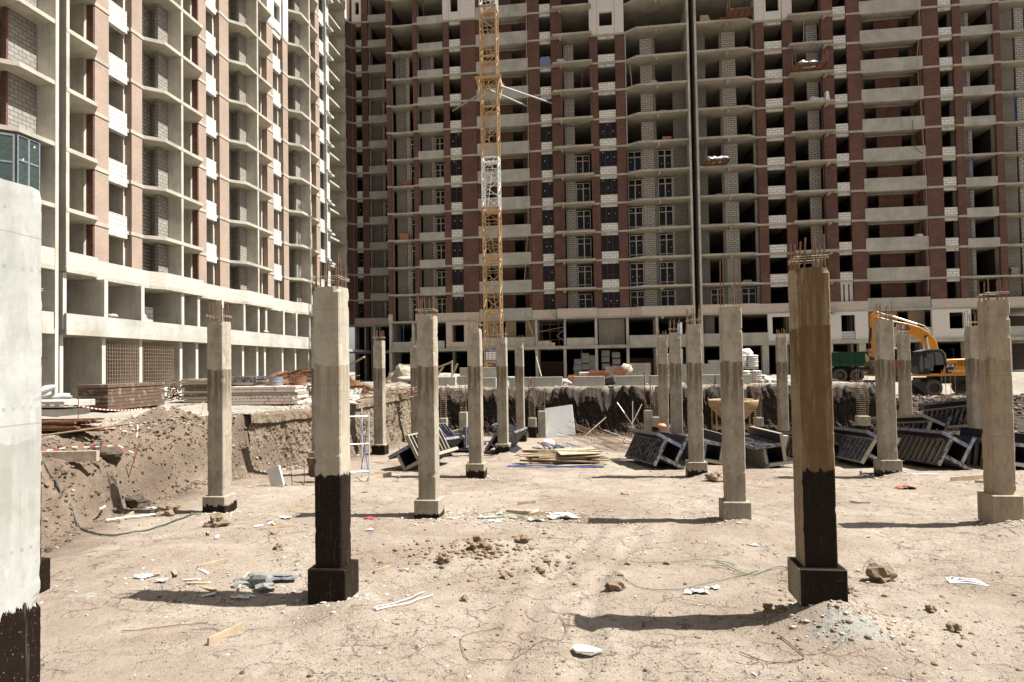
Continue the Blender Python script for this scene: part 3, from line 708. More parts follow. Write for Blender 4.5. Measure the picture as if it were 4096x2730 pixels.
# dark lining seen in the movement joint, with its rain pipe
JT = f.mb(); f.box(JT, 28.76, 29.2, -.55, -.4, 2.0, TOP); f.box(JT, 28.73, 29.22, -.05, .25, 2.0, TOP - .5)
for i in range(1, 18): f.box(JT, 28.725, 29.225, -.06, .26, LV[i] - .26, LV[i] - .235)
JT.build('joint_lining', MAT['dark'], FL)

# ---- rear blocks, fronts towards the camera
def long_balcony(f, root, s0, s1, mirror=False):
    def mm(s): return s0 + s1 - s if mirror else s
    for i in storeys():
        a, b = LV[i], LV[i + 1]
        m = f.mb(); f.box(m, s0 + .015, s1 - .015, -.16, .015, a - .22, a + 1.06); m.build('parapet', MAT['parapet'], root)
    m = f.mb(); t = f.mb()
    for i in storeys():
        a, b = LV[i], LV[i + 1]
        for p, q in ((0, .82), (1.85, 4.12), (5.05, 5.7)):
            if mirror: p, q = s1 - s0 - q, s1 - s0 - p
            q = min(q, s1 - s0 - .02)
            f.box(m, s0 + max(p, .02), s0 + q, -1.6, -1.4, a + .004, b - .30)
        f.box(m, s1 - .24, s1 - .02, -1.38, -.17, a + .004, b - .21); f.box(m, s0 + .02, s0 + .24, -1.38, -.17, a + .004, b - .21)
        f.box(t, s0 + .02, s1 - .02, -1.62, -1.38, b - .298, b - .206)
    m.each('rear_brick_wall', MAT['brick'], root); t.each('lintel', MAT['soffit'], root)
def balcony(f, root, s0, s1, d=0.0, h=.98, doors=0, ds=None, missing=(), wall=True):
    for i in storeys():
        a, b = LV[i], LV[i + 1]
        if i not in missing:
            m = f.mb(); f.box(m, s0 + .012, s1 - .012, d - .15, d + .015, a - .22, a + h * .66); m.build('parapet', MAT['parapet'], root)
        if wall and i < 12:
            m = f.mb(); f.box(m, s0 + .05, s0 + 1.05, d - 1.7, d - 1.5, a + .004, b - .206); m.build('inner_wall', MAT['gblock'], root)
            m = f.mb(); f.box(m, s0 + 1.1, s0 + 1.45, d - 1.72, d - 1.52, a + .004, b - .206); m.build('inner_wall', MAT['bblock'], root)
        if i < 2 + doors: window(f, root, ds[0], ds[1], d - 1.55, a + .03, b - .42, 2, 'fwhite', .26)
RM = thing('building_shell', 'shaded rear block in red brick behind the crane, left of the dark vertical joint', 'building', (-6, 70.5, 2.25))
f = Facade('B', (-6, 70.5, 2.25))
A0 = -4.1        # set-back of the recessed corner part
olr = [(-27.3, A0), (-22.05, A0), (-22.0, .04), (-21.5, .04), (-21.45, -.12), (-19.03, -.12), (-19.0, .04), (-18.5, .04), (-18.48, .0), (-15.7, .0), (-15.66, .04), (-15.0, .04), (-15.0, -.06), (-13.75, -.06), (-13.75, .04), (-12.1, .04),
       (-12.08, .0), (-6.55, .0), (-6.5, .04), (-5.3, .04), (-5.3, -.06), (-4.1, -.06), (-4.08, .3), (-3.86, .9), (.14, .9), (.16, .04), (.72, .04), (.72, -.06), (2.5, -.06), (2.5, .04), (3.5, .04), (4.62, .9), (9.82, .9)]
slabs(f, RM, olr, beams=[(-3.2, -2.98, -.3, .62), (6.55, 6.8, -.2, .6)])
DD = A0 - .0
for s0, s1, d in ((-26.18, -25.42, A0), (-21.97, -21.53, 0), (-19.0, -18.52, 0), (-6.5, -5.32, 0), (-4.1, -2.95, 0)): pier(f, RM, s0, s1, d)
for s0, s1, wl_ in ((-15.64, -15.02, 40.9), (-13.73, -12.1, 40.9), (-.1, .72, 37.9), (2.52, 3.45, 37.9)): pier(f, RM, s0, s1, 0, white=True, wl=wl_)
pier(f, RM, -27.3, -26.9, A0 - .05, white=True, wl=43.8)
f.org = Vector((-6, 70.5, 2.25))
winbay(f, RM, -27.3 + .02, -26.2, A0 - .1, framed=5, nx=2, white=True, wl=43.8)
winbay(f, RM, -15.0, -13.75, -.1, framed=7, nx=2, white=True, wl=40.9)
winbay(f, RM, -5.3, -4.12, -.1, framed=7, nx=2)
winbay(f, RM, .74, 2.5, -.1, framed=7, nx=3, white=True, wl=37.9)
balcony(f, RM, -25.4, -22.1, A0, doors=5, ds=(-24.2, -23.2), wall=True)
balcony(f, RM, -18.5, -15.7, 0.0, doors=7, ds=(-17.0, -15.95))
long_balcony(f, RM, -12.08, -6.52, mirror=True)
m = f.mb()      # block walls of the open loggias
f2 = lambda s0, s1, d, z0, z1, mat: (lambda q: (f.box(q, s0, s1, d - .2, d, z0, z1), q.build('inner_wall', MAT[mat], RM)))(f.mb())
for i in storeys():
    a, b = LV[i] + .004, LV[i + 1] - .206
    if i < 12:
        f2(-21.3, -20.2, -1.3, a, b, 'gblock'); f2(-20.15, -19.75, -1.3, a, b, 'bblock')
    if i < 9: window(f, RM, -19.7, -19.1, -1.32, a + .02, b - .2, 1, 'fwhite', .26)
    f2(-2.85, -1.8, -1.35, a, b, 'bblock') if i < 12 else None
    if i < 8: window(f, RM, -1.75, -.3, -1.4, a + .02, b - .22, 2, 'fwhite', .24, .2)
    if i < 12:
        f2(5.12, 6.35, -1.35, a, b, 'bblock'); f2(6.37, 6.64, -1.32, a, b, 'gblock')
    if i < 11: f2(8.35, 9.6, -1.3, a, b, 'gblock')
    if i < 8:
        window(f, RM, 3.62, 5.08, -1.4, a + .02, b - .12, 2, 'fwhite', .24, .2); window(f, RM, 6.7, 8.15, -1.4, a + .02, b - .12, 2, 'fwhite', .24, .2)
        f2(8.16, 8.34, -1.35, a, b, 'bblock')
m = f.mb()
for i in range(8, 12): f.box(m, 3.5, 3.62, -1.0, -.1, LV[i] + .01, LV[i + 1] - .21)
m.build('inner_wall', MAT['bblock'], RM)
for s in (-27.4, -26.25, -25.45, ): crosswall(f, RM, s, A0 - .5, 2.25)
for s in (-21.75, -18.75, -15.35, -12.9, -5.9, -3.5, .3, 3.0): crosswall(f, RM, s, -.4, 8.4, th=.09)
endwall(f, RM, 9.72, .9)
backwall(f, RM, -27.4, 9.8)
m = f.mb(); f.box(m, -22.0, -21.8, A0, -.39, 2.25, TOP); m.build('flank_wall', MAT['conc'], RM)
bo = [(-27.3, A0 + .06), (-22.06, A0 + .06)]
band(f, RM, bo, LV[2] + .004, LV[2] + .78, MAT['pbrick'], 'brick_parapet')
band(f, RM, [(-21.98, .12), (-21.53, .12)], LV[2] + .004, LV[2] + .78, MAT['pbrick'], 'brick_parapet')
band(f, RM, [(-19.0, .12), (-12.1, .12)], LV[2] + .004, LV[2] + .76, MAT['pbrick'], 'brick_parapet')
band(f, RM, [(-6.5, .12), (-3.87, .12), (-3.86, .95), (.13, .95), (.14, .12), (3.45, .12), (4.6, .96), (9.82, .96)], LV[2] + .004, LV[2] + .80, MAT['pbrick'], 'brick_parapet')
m = f.mb(); f.poly(m, [(-21.98, -.5), (-21.98, .12), (-6.5, .12), (-3.87, .12), (-3.86, .95), (.13, .95), (.14, .12), (3.45, .12), (4.6, .96), (9.82, .96), (9.82, -.5)], LV[2] - .203, LV[2] - .003); m.build('slab_edge', MAT['soffit'], RM)
# lower storeys
m = f.mb(); f.box(m, -27.3, -21.9, -14.1, A0 + .3, LV[1] - .32, LV[1] - .004); f.box(m, -21.9, 9.82, -14.1, .3, LV[1] - .32, LV[1] - .004); m.build('floor_slab', MAT['soffit'], RM)
for s, d in ((-24.45, A0), (-21.8, 0), (-19.3, 0), (-12.4, 0), (-6.1, 0), (-3.2, 0), (.03, 0), (3.2, 0), (6.15, 0), (9.7, .3)):
    m = f.mb(); f.box(m, s - .14, s + .14, d - .5, d + .1, LV[0] - .2, LV[1] - .325); f.box(m, s - .13, s + .13, d - .5, d + .05, LV[1], LV[2] - .21); m.build('column', MAT['conc'], RM)
m = f.mb(); f.box(m, -3.0, -.15, -.1, .1, LV[1], LV[1] + .8); f.box(m, 3.36, 9.6, .1, .28, LV[1], LV[1] + .92); f.box(m, -21.6, -19.5, -.1, .1, LV[1] - .0, LV[1] + .75); f.box(m, -12.0, -6.3, -.1, .06, LV[1] - .2, LV[1] + 1.0); f.box(m, -19.0, -15.9, -.1, .06, LV[1], LV[1] + .8); m.each('concrete_parapet', MAT['parapet'], RM)
m = f.mb(); f.box(m, -5.95, -4.6, -.1, .1, LV[1], LV[1] + .55); f.box(m, -4.6, -4.2, -.1, .1, LV[1], LV[1] + .35)
f.box(m, -15.7, -15.05, -.3, .1, LV[1] - .3, LV[2] - .21); f.box(m, -13.75, -12.55, -.3, .1, LV[1] - .3, LV[2] - .21); f.box(m, -15.04, -13.76, -.3, .1, LV[1] - .3, LV[1] + .62); f.box(m, -15.04, -13.76, -.3, .1, LV[2] - .55, LV[2] - .21); m.each('brick_infill', MAT['pbrick'], RM)
m = f.mb(); f.box(m, -12.0, -10.3, -1.5, -1.3, LV[1], LV[2] - .21); f.box(m, -9.5, -8.4, -1.5, -1.3, LV[1], LV[2] - .21); f.box(m, -7.4, -6.3, -1.5, -1.3, LV[1], LV[2] - .21); m.each('brick_infill', MAT['tbrick'], RM)
m = f.mb(); f.box(m, .3, 3.0, -2.6, -2.4, LV[1], LV[2] - .21) ; f.box(m, .31, 2.9, -2.9, -2.7, LV[1], LV[2] - .21); m.each('inner_wall', MAT['conc_in'], RM)
for s in (-24.5, -20, -15.5, -12.3, -6.1, 0.0, 6.1): crosswall(f, RM, s, -2.6, 2.25, LV[2] - .3)

RR = thing('building_shell', 'shaded rear block on the right of the dark joint, with long grey balcony parapets', 'building', (26, 70.5, 2.25))
f = Facade('B', (26, 70.5, 2.25))
olq = [(10.36, .9), (15.36, .9), (16.35, .04), (17.25, .04), (17.25, -.06), (18.95, -.06), (18.95, .04), (19.42, .04), (19.45, .9), (23.47, .9), (23.5, .04), (23.78, .04), (23.78, -.06), (25.0, -.06), (25.0, .04), (26.2, .04), (26.22, 0), (31.9, 0), (31.92, .04),
       (33.4, .04), (33.4, -.06), (34.62, -.06), (34.62, .04), (35.34, .04), (35.36, 0), (38.18, 0), (38.2, .04), (38.8, .04), (38.85, -.12), (43.5, -.12), (43.55, .04), (48, .04)]
slabs(f, RR, olq, beams=[(13.4, 13.65, -.2, .6), (22.7, 22.95, -.3, .62)])
for s0, s1, wt in ((16.35, 17.23, True), (19.0, 19.95, True), (22.66, 23.76, False), (25.02, 26.2, False), (31.92, 33.38, False), (34.65, 35.34, False), (38.2, 38.8, False), (43.6, 46, False)): pier(f, RR, s0, s1, 0, white=wt, wl=37.9)
winbay(f, RR, 17.26, 18.95, -.1, white=True, nx=3, wl=37.9); winbay(f, RR, 23.8, 25.0, -.1); winbay(f, RR, 33.42, 34.62, -.1)
long_balcony(f, RR, 26.22, 31.9)
balcony(f, RR, 35.36, 38.18, 0, missing=(3, 7), h=1.0)
for i in storeys():
    a, b = LV[i] + .004, LV[i + 1] - .206
    def g2(s0, s1, d, mat, z1=b):
        q = f.mb(); f.box(q, s0, s1, d - .2, d, a, z1); q.build('inner_wall', MAT[mat], RR)
    if i < 12:
        g2(10.6, 11.7, -1.3, 'gblock'); g2(13.1, 13.36, -1.35, 'gblock')
        if i > 3: g2(13.38, 14.7, -1.35, 'bblock')
        g2(16.2, 16.4, -1.0, 'bblock')
        g2(21.6, 22.7, -1.35, 'bblock'); g2(39.2, 40.6, -1.3, 'gblock'); g2(40.8, 41.6, -1.3, 'bblock')
    if i == 2:
        window(f, RR, 11.75, 13.08, -1.4, a + .02, b - .12, 2, 'fwhite', .24, .2); window(f, RR, 14.75, 16.15, -1.4, a + .02, b - .12, 2, 'fwhite', .24, .2)
    if i in (2, 3):
        q = f.mb(); f.box(q, 13.38, 14.7, -1.55, -1.3, a, b); q.build('plastered_wall', MAT['parapet'], RR)
endwall(f, RR, 10.45, .9)
for s in (16.5, 19.4, 23.0, 25.6, 32.4, 34.9, 38.5, 43.8): crosswall(f, RR, s, -.4, 8.4, th=.09)
backwall(f, RR, 10.36, 48)
band(f, RR, [(10.36, .96), (15.36, .96), (16.38, .12), (26.2, .12)], LV[2] + .004, LV[2] + .80, MAT['pbrick'], 'brick_parapet')
band(f, RR, [(31.92, .12), (48, .12)], LV[2] + .004, LV[2] + .80, MAT['pbrick'], 'brick_parapet')
m = f.mb(); f.poly(m, [(10.36, -.5), (10.36, .96), (15.36, .96), (16.38, .12), (48, .12), (48, -.5)], LV[2] - .203, LV[2] - .003); m.build('slab_edge', MAT['soffit'], RR)
m = f.mb(); f.box(m, 10.36, 48, -14.1, .3, LV[1] - .32, LV[1] - .004); m.build('floor_slab', MAT['soffit'], RR)
m = f.mb(); f.box(m, 10.6, 16.85, .1, .28, LV[1], LV[1] + .92); f.box(m, 26.2, 31.9, -.1, .06, LV[1] - .2, LV[1] + 1.1); f.box(m, 35.4, 47, -.1, .06, LV[1], LV[1] + 1.0); m.each('concrete_parapet', MAT['parapet'], RR)
m = f.mb()
def holed(s0, s1, h0, h1, z0, z1, zb, zt):
    f.box(m, s0, h0, -.2, .1, z0, z1); f.box(m, h1, s1, -.2, .1, z0, z1); f.box(m, h0 + .002, h1 - .002, -.2, .1, z0, zb); f.box(m, h0 + .002, h1 - .002, -.2, .1, zt, z1)
holed(16.88, 20.4, 17.3, 18.92, LV[1] - .003, LV[2] - .207, LV[1] + .75, 8.05); holed(22.3, 26.18, 23.72, 25.0, LV[1] - .003, LV[2] - .207, LV[1] + .06, 8.05); holed(31.92, 35.36, 33.46, 34.72, LV[1] - .003, LV[2] - .207, LV[1] + .9, 8.05)
m.each('brick_infill', MAT['wbrick'], RR)
m = f.mb(); f.box(m, 23.74, 24.98, -.15, .0, LV[1] + .062, LV[1] + .85); m.build('sill_wall', MAT['block'], RR)
m = f.mb(); f.box(m, 26.22, 29.4, -1.5, -1.3, LV[1], LV[2] - .21); f.box(m, 30.4, 31.88, -1.5, -1.3, LV[1], LV[2] - .21); m.each('brick_infill', MAT['tbrick'], RR)
m = f.mb(); f.box(m, 20.5, 22.2, -1.5, -1.3, LV[1], LV[2] - .21); f.box(m, 11, 12, -1.5, -1.3, LV[1], LV[2] - .21); m.each('inner_wall', MAT['gblock'], RR)
for s, w_ in ((10.46, .14), (13.3, .14), (16.6, .3), (19.4, .14), (22.6, .3), (25.6, .3), (28.5, .14), (31.9, .3), (34.9, .2), (38.5, .3), (42, .14)):
    m = f.mb(); f.box(m, s - w_, s + w_, -.6, .08, LV[0] - .4, LV[1] - .325)
    if s > 40 or s < 11: f.box(m, s - .13, s + .13, -.5, .05, LV[1], LV[2] - .21)
    m.build('column', MAT['conc'], RR)
for s in (13.4, 19.4, 25.6, 32, 38.5): crosswall(f, RR, s, -2.6, 2.0, LV[2] - .3)
m = f.mb(); f.box(m, 9.86, 10.33, -1.6, -1.4, 2.2, TOP); m.build('joint_lining', MAT['dark'], RR)
# polythene over one opening above the white brick wall
m = f.mb(); f.box(m, 23.85, 24.98, -.2, -.19, LV[2] + .8, LV[3] - .42); sheet = m.build('polythene_sheet', MAT['sack'], RR)
m = f.mb()
for s in (24.15, 24.6): f.box(m, s - .05, s + .05, -.19, -.14, LV[2] + .8, LV[3] - .42)
m.each('batten', MAT['black'], sheet)
# ------------------------------------------------------------------ cast concrete columns in the pit
def col_mat(name, base, dark, zp=-1.0, joint=3.5, tint=None, xmin=None, wet=1.0):
    m, t, b = M(name); v = coords(t)
    c = t.nodes.new('ShaderNodeTexCoord'); s = t.nodes.new('ShaderNodeSeparateXYZ'); L(t, c.outputs['Object'], s.inputs[0])
    z = s.outputs[2]
    n0 = noise(t, v, 1.6, 7, 0.65, 0.3); n1 = noise(t, v, 14, 6, 0.7)
    vs = coords(t, scale=(7, 7, 0.45)); st = noise(t, vs, 1.3, 6, 0.65, 0.5)
    a = ramp(t, n0, [(0.30, sc(base, 0.70)), (0.66, sc(base, 1.10))])
    # blotchy darker stain under the pour joint, running down in drips
    zj = math_(t, 'ADD', z, math_(t, 'MULTIPLY', math_(t, 'SUBTRACT', noise(t, coords(t, loc=(6, 2, 0)), 2.6, 7, .75), 0.5), 0.30))
    below = math_(t, 'LESS_THAN', zj, joint)
    fade = ramp(t, math_(t, 'SUBTRACT', joint, zj), [(0.0, 1.0), (0.35, 0.85), (1.0, 0.15)])
    drip = math_(t, 'ADD', math_(t, 'MULTIPLY', ramp(t, st, [(0.42, 0.0), (0.56, 1.0)]), 1.2), math_(t, 'MULTIPLY', fade, 0.35))
    f = math_(t, 'MULTIPLY', math_(t, 'MULTIPLY', below, fade), math_(t, 'MULTIPLY', drip, wet), True)
    a = mix(t, math_(t, 'MULTIPLY', below, 0.17), a, dark)
    a = mix(t, f, a, dark)
    f2 = ramp(t, noise(t, coords(t, scale=(1, 1, .7), loc=(3, 5, 2)), 2.2, 8, 0.75), [(0.56, 0.0), (0.62, 0.55)])
    a = mix(t, math_(t, 'MULTIPLY', f2, wet), a, dark)
    if tint:
        tn = ramp(t, noise(t, coords(t, scale=(5, 5, .5), loc=(9, 1, 0)), 1.2, 6, 0.7), [(0.30, 0.0), (0.52, 0.92)])
        if xmin is not None: tn = math_(t, 'MULTIPLY', tn, math_(t, 'GREATER_THAN', s.outputs[0], xmin))
        a = mix(t, tn, a, tint)
    # rows of shutter tie marks every 0.9 m
    zr = math_(t, 'ABSOLUTE', math_(t, 'SUBTRACT', math_(t, 'FRACT', math_(t, 'DIVIDE', z, 0.92)), 0.5))
    xr = math_(t, 'ABSOLUTE', math_(t, 'SUBTRACT', math_(t, 'FRACT', math_(t, 'DIVIDE', math_(t, 'ADD', s.outputs[0], s.outputs[1]), 0.072)), 0.5))
    dot = math_(t, 'MULTIPLY', math_(t, 'LESS_THAN', zr, 0.014), math_(t, 'LESS_THAN', xr, 0.19))
    dot = math_(t, 'MULTIPLY', dot, ramp(t, n1, [(0.42, 0.2), (0.6, 1.0)]))
    a = mix(t, math_(t, 'MULTIPLY', dot, 0.4), a, sc(dark, 0.6))
    # seams where shutter boards met
    seam = math_(t, 'LESS_THAN', math_(t, 'ABSOLUTE', math_(t, 'SUBTRACT', math_(t, 'FRACT', math_(t, 'MULTIPLY', math_(t, 'ADD', z, math_(t, 'MULTIPLY', n0, .02)), .8)), .5)), .004)
    a = mix(t, math_(t, 'MULTIPLY', seam, .5), a, sc(dark, .8))
    nn2 = noise(t, coords(t, scale=(1, 1, .35), loc=(4, 4, 4)), 5.0, 8, .75)
    a = mix(t, ramp(t, nn2, [(0.40, 0.45), (0.50, 0.0)]), a, sc(dark, 1.15)); a = mix(t, ramp(t, nn2, [(0.58, 0.0), (0.68, 0.4)]), a, sc(base, 1.35))
    pits = ramp(t, n1, [(0.64, 0.0), (0.74, 0.7)])
    a = mix(t, pits, a, sc(dark, 0.7))
    rough = 0.88
    if zp > 0:
        pn = noise(t, v, 26, 3, 0.5)
        edge = math_(t, 'ADD', z, math_(t, 'MULTIPLY', math_(t, 'SUBTRACT', noise(t, coords(t, scale=(5, 5, 1.5)), 2.0, 6, .75), 0.5), 0.34))
        pf = math_(t, 'LESS_THAN', edge, zp)
        pf = math_(t, 'MULTIPLY', pf, ramp(t, noise(t, v, 60, 3, .6), [(0.30, 0.45), (0.335, 1.0)]))
        pf = math_(t, 'MULTIPLY', pf, ramp(t, noise(t, coords(t, scale=(14, 14, .8)), 1.5, 6, .7), [(0.28, 0.78), (0.42, 1.0)]))
        if xmin is not None: pf = math_(t, 'MULTIPLY', pf, math_(t, 'GREATER_THAN', s.outputs[0], xmin))
        bit = mix(t, pn, (0.006, 0.0035, 0.002), (0.014, 0.0085, 0.0055)); b.inputs['Specular IOR Level'].default_value = 0.1
        a = mix(t, pf, a, bit)
        r = mix(t, pf, (0.88,) * 3, (0.5,) * 3); L(t, r, b.inputs['Roughness'])
    else: b.inputs['Roughness'].default_value = rough
    L(t, a, b.inputs['Base Color'])
    bump(t, b, math_(t, 'SUBTRACT', math_(t, 'ADD', math_(t, 'MULTIPLY', n1, .5), math_(t, 'MULTIPLY', n0, .5)), math_(t, 'MULTIPLY', dot, 0.5)), 0.35, 0.012)
    return m
BASE = (0.365, 0.325, 0.26); DARK = (0.135, 0.105, 0.075)
CM = {
 'plain': col_mat('column_concrete', BASE, DARK),
 'low': col_mat('column_concrete_low_paint', BASE, DARK, .20),
 'lower': col_mat('column_concrete_foot_paint', BASE, DARK, .09),
 'half': col_mat('column_concrete_half_paint', (0.38, 0.345, 0.28), (0.22, 0.18, 0.13), 1.86, 3.52, wet=.6),
 'brown': col_mat('column_concrete_brown', (0.30, 0.245, 0.165), (0.12, 0.08, 0.045), 2.03, 3.92, (0.105, 0.062, 0.027), -.20),
 'brownp': col_mat('plinth_concrete_brown', (0.33, 0.30, 0.25), (0.12, 0.08, 0.045), 2.03, 3.92, None, -.285),
 'orange': col_mat('column_concrete_orange', (0.37, 0.34, 0.275), DARK, -1, 3.45, (0.30, 0.24, 0.165)),
 'near': col_mat('column_concrete_near', (0.36, 0.365, 0.345), (0.20, 0.19, 0.16), 1.92, 3.0, wet=.3),
 'stub': col_mat('column_concrete_stub', (0.40, 0.38, 0.33), DARK, .62, 9.0, wet=.4),
 'stubp': col_mat('column_concrete_stub_plain', (0.40, 0.38, 0.32), DARK, -1, 9.0, wet=.4),
}
rc = random.Random(5)
def column(x, y, label, mat='plain', zt=4.69, plinth=.42, rb_h=.5, w=.42, d=.42, tall=False, nb=8, paint_pl=None, zb=None, group='cast concrete columns standing in the pit'):
    zb = H(x + w / 2, y + d / 2, False) - .06 if zb is None else zb
    t = thing('concrete_column', label, 'column', (x + w / 2, y + d / 2, 0.0), group=group)
    # shaft as a slightly irregular chamfered prism with a few rings
    c = .018; hw, hd = w / 2, d / 2
    near = y < 17; K = 5 if near else 2; NR = 110 if near else 40
    cor = [(-hw + c, -hd), (hw - c, -hd), (hw, -hd + c), (hw, hd - c), (hw - c, hd), (-hw + c, hd), (-hw, hd - c), (-hw, -hd + c)]
    ring = []
    for j in range(0, 8, 2):
        p, q = cor[j], cor[j + 1]
        for k in range(K + 1): ring.append((p[0] + (q[0] - p[0]) * k / K, p[1] + (q[1] - p[1]) * k / K, k in (0, K)))
    n_ = len(ring); mb = MB(); vs = []
    for k in range(NR + 1):
        z = zb + k * (zt - zb) / NR
        for j, (a, b_, cr) in enumerate(ring):
            nz = mn.noise(Vector((x * 3 + a * 6, y + b_ * 6, z * 1.5))) * .004
            ch = 0
            if cr: ch = max(0, mn.noise(Vector((x + round(a * 9), y + round(b_ * 9), z * 8))) - .30) * .045 + max(0, mn.noise(Vector((x + a, y + b_, z * 31)))) * .004
            if k > NR - 2 and cr: ch += abs(mn.noise(Vector((x + a * 9, y, b_ * 9)))) * .04
            f_ = 1 - (ch + nz) / hw; vs.append((a * f_, b_ * f_, z + (.02 * mn.noise(Vector((x + a * 11, b_ * 11, 4))) if k == NR else 0)))
    fs = [(k * n_ + j, k * n_ + (j + 1) % n_, (k + 1) * n_ + (j + 1) % n_, (k + 1) * n_ + j) for k in range(NR) for j in range(n_)]
    fs.append(tuple(range(NR * n_, (NR + 1) * n_))); mb.add(vs, fs)
    mb.build('shaft', CM[mat], t)
    if plinth:
        m = MB(); e = .085; m.box(-hw - e, -hd - e, zb, hw + e, hd + e, zb + .06 + plinth)
        pm = paint_pl or ('brownp' if mat == 'brown' else 'half' if mat == 'half' else 'near' if mat == 'near' else mat)
        m.build('plinth', CM[pm], t, bevel=.015)
    # starter bars
    if mat == 'near': nb = 3
    pos = [(-.8, -.8), (0, -.85), (.8, -.8), (.82, 0), (.8, .8), (0, .85), (-.8, .8), (-.82, 0)][:nb]
    if tall: pos = [(-.8, -.8), (.8, -.8), (.8, .8), (-.8, .8)]
    for px, py in pos:
        h = rb_h * rc.uniform(.82, 1.12); p0 = (px * hw, py * hd, zt - .05); p1 = (px * hw + rc.uniform(-.03, .03), py * hd + rc.uniform(-.03, .03), zt + h)
        m = MB(); m.tube([p0, p1], .0105, 6)
        n = int(h / .03)
        if y < 16:
            for k in range(n):
                u = (k + .5) / n; q = Vector(p0).lerp(Vector(p1), u * .97 + .03)
                m.box(q.x - .0125, q.y - .0125, q.z - .004, q.x + .0125, q.y + .0125, q.z + .004)
        m.build('rebar', MAT['rebar'], t)
    if tall:
        for k in range(4):
            m = MB(); q = rc.uniform(-.12, .12); m.tube([(q, rc.uniform(-.1, .1), zt - .05), (q + .02, 0, zt + rc.uniform(.2, .4))], .008, 5); m.build('rebar', MAT['rebar'], t)
    if mat == 'near': return t
    m = MB()
    for z in ((zt + .12, zt + .15) if rb_h > .3 and not tall else (zt + .02,)):
        e = hw * .95; m.tube([(-e - .04, -e, z), (e, -e - .01, z + .01), (e + .02, e, z), (-e, e + .01, z - .01), (-e + .01, -e - .05, z + .015)], .006, 5)
    m.build('binding_wire', MAT['wire'], t)
    return t
column(-4.15, 3.72, 'huge blank column cropped by the left edge of the picture, white in the sun with black foot', 'near', 4.70, .35, .42)
column(-9.32, 9.45, 'column almost hidden behind the huge cropped one, black painted plinth showing', 'half', 4.69, .5, .42)
column(-4.24, 9.78, 'front column left of centre with black tarred lower third and chipped plinth', 'half', 4.71, .50, .46)
column(2.64, 9.45, 'brown stained front column on a dirt mound with glossy black tarred foot', 'brown', 4.70, .42, .42)
column(8.4, 9.5, 'column outside the right edge, only its shadow reaching the picture', 'plain', 4.69, .42, .42)
column(-9.5, 15.55, 'column in front of the left earth bank, mottled shaft with half black plinth', 'low', 4.69, .42, .42)
column(-4.17, 15.5, 'second column behind the tarred one, wet drips under its joint, pale plinth', 'lower', 4.69, .42, .45)
column(2.74, 15.42, 'column with four very tall starter bars and brown peeling patches', 'plain', 4.69, .40, 1.2, tall=True)
column(8.06, 15.4, 'orange tinted column at the right edge with broad bare plinth', 'orange', 4.69, .55, .42)
column(-9.36, 21.4, 'column hidden behind the tarred front one, only its black plinth corner showing', 'low', 4.69, .8, .42)
column(-4.07, 21.3, 'column right of centre left, slender shaft with drip stain and half black plinth', 'low', 4.69, .45, .45)
column(2.79, 21.6, 'column beside the tilted formwork boxes with drips and broken mud at its plinth', 'low', 4.69, .42, .55)
column(8.38, 21.75, 'column standing among the blue formwork on the right, plinth half black', 'low', 4.69, .5, .5)
column(-9.52, 28.2, 'column before the corner of the cut bank at left, with scaffold frame in front', 'low', 4.69, .45, .42)
column(-4.1, 27.8, 'middle column hiding the right side of the crane foot, with low dirt pile', 'low', 4.69, .5, .42)
column(2.81, 26.85, 'second of the two close columns left of the tilted boxes, no plinth visible', 'plain', 4.69, .3, .5)
column(8.4, 27.3, 'column hidden behind the brown stained front one', 'plain', 4.69, .42, .42)
column(13.45, 26.9, 'pale column overlapping the excavator tail at right', 'plain', 4.69, .42, .55)
column(-9.55, 34.2, 'farthest left column half covered by the one with wet drips', 'plain', 4.69, .42, .45)
column(-4.1, 34.3, 'farthest middle column in front of the dark cut face, black plinth', 'low', 4.69, .5, .42)
column(2.97, 33.55, 'farthest column of the close pair left of the hopper, with three thin bars', 'low', 4.69, .42, .42)
column(8.58, 34.05, 'lone far column between the hopper and the brown one', 'low', 4.69, .42, .42)
column(13.9, 33.7, 'column standing before the yellow excavator cab', 'plain', 4.69, .3, .5)
# short stubs with rebar cages along the far side
def stub(x, y, zt, label, mat='stub', cage=2.2, w=.42, bars=1.5, rings=True, zb=-.35):
    t = thing('column_stub', label, 'stub', (x, y, zb), group='unfinished column stubs along the cut face')
    hw = w / 2; m = MB(); m.box(-hw, -hw, 0, hw, hw, zt - zb); m.build('stub_shaft', CM[mat], t, bevel=.012)
    e = hw * .72; top = zt - zb
    for px in (-e, e):
        for py in (-e, e):
            q = MB(); q.tube([(px, py, top - .05), (px + rc.uniform(-.03, .03), py + rc.uniform(-.02, .02), top + bars)], .014, 5); q.build('rebar', MAT['rebar'], t)
    n = int(cage / .105); q = MB()
    for k in range(n):
        z = top + .05 + k * .105
        q.tube([(-e, -e, z), (e, -e, z + .01), (e, e, z), (-e, e, z - .01), (-e, -e, z)], .010, 4)
    q.build('stirrups', MAT['wire'] , t)
    return t
stub(-8.3, 36.3, .75, 'stub with tall stirrup cage left of the crane, partly behind a column', cage=1.25, bars=2.1)
stub(-7.25, 36.6, 1.05, 'second stub from the left, taller block with short cage and two long bars', 'stubp', .35, bars=1.9)
stub(-3.45, 36.3, .74, 'stub with black painted base and tall cage left of the leaning white board', cage=1.3, bars=2.2)
stub(-2.95, 36.6, 1.08, 'bare stub touching the leaning white board, thin bars on top', 'stubp', .4, bars=1.2)
stub(2.62, 36.5, 1.08, 'bare stub left of the pair of far columns, rusty long bars', 'stubp', .4, bars=2.0)
stub(3.0, 36.2, .76, 'black based stub with dense cage just beside the close pair of columns', cage=1.55, bars=1.6)
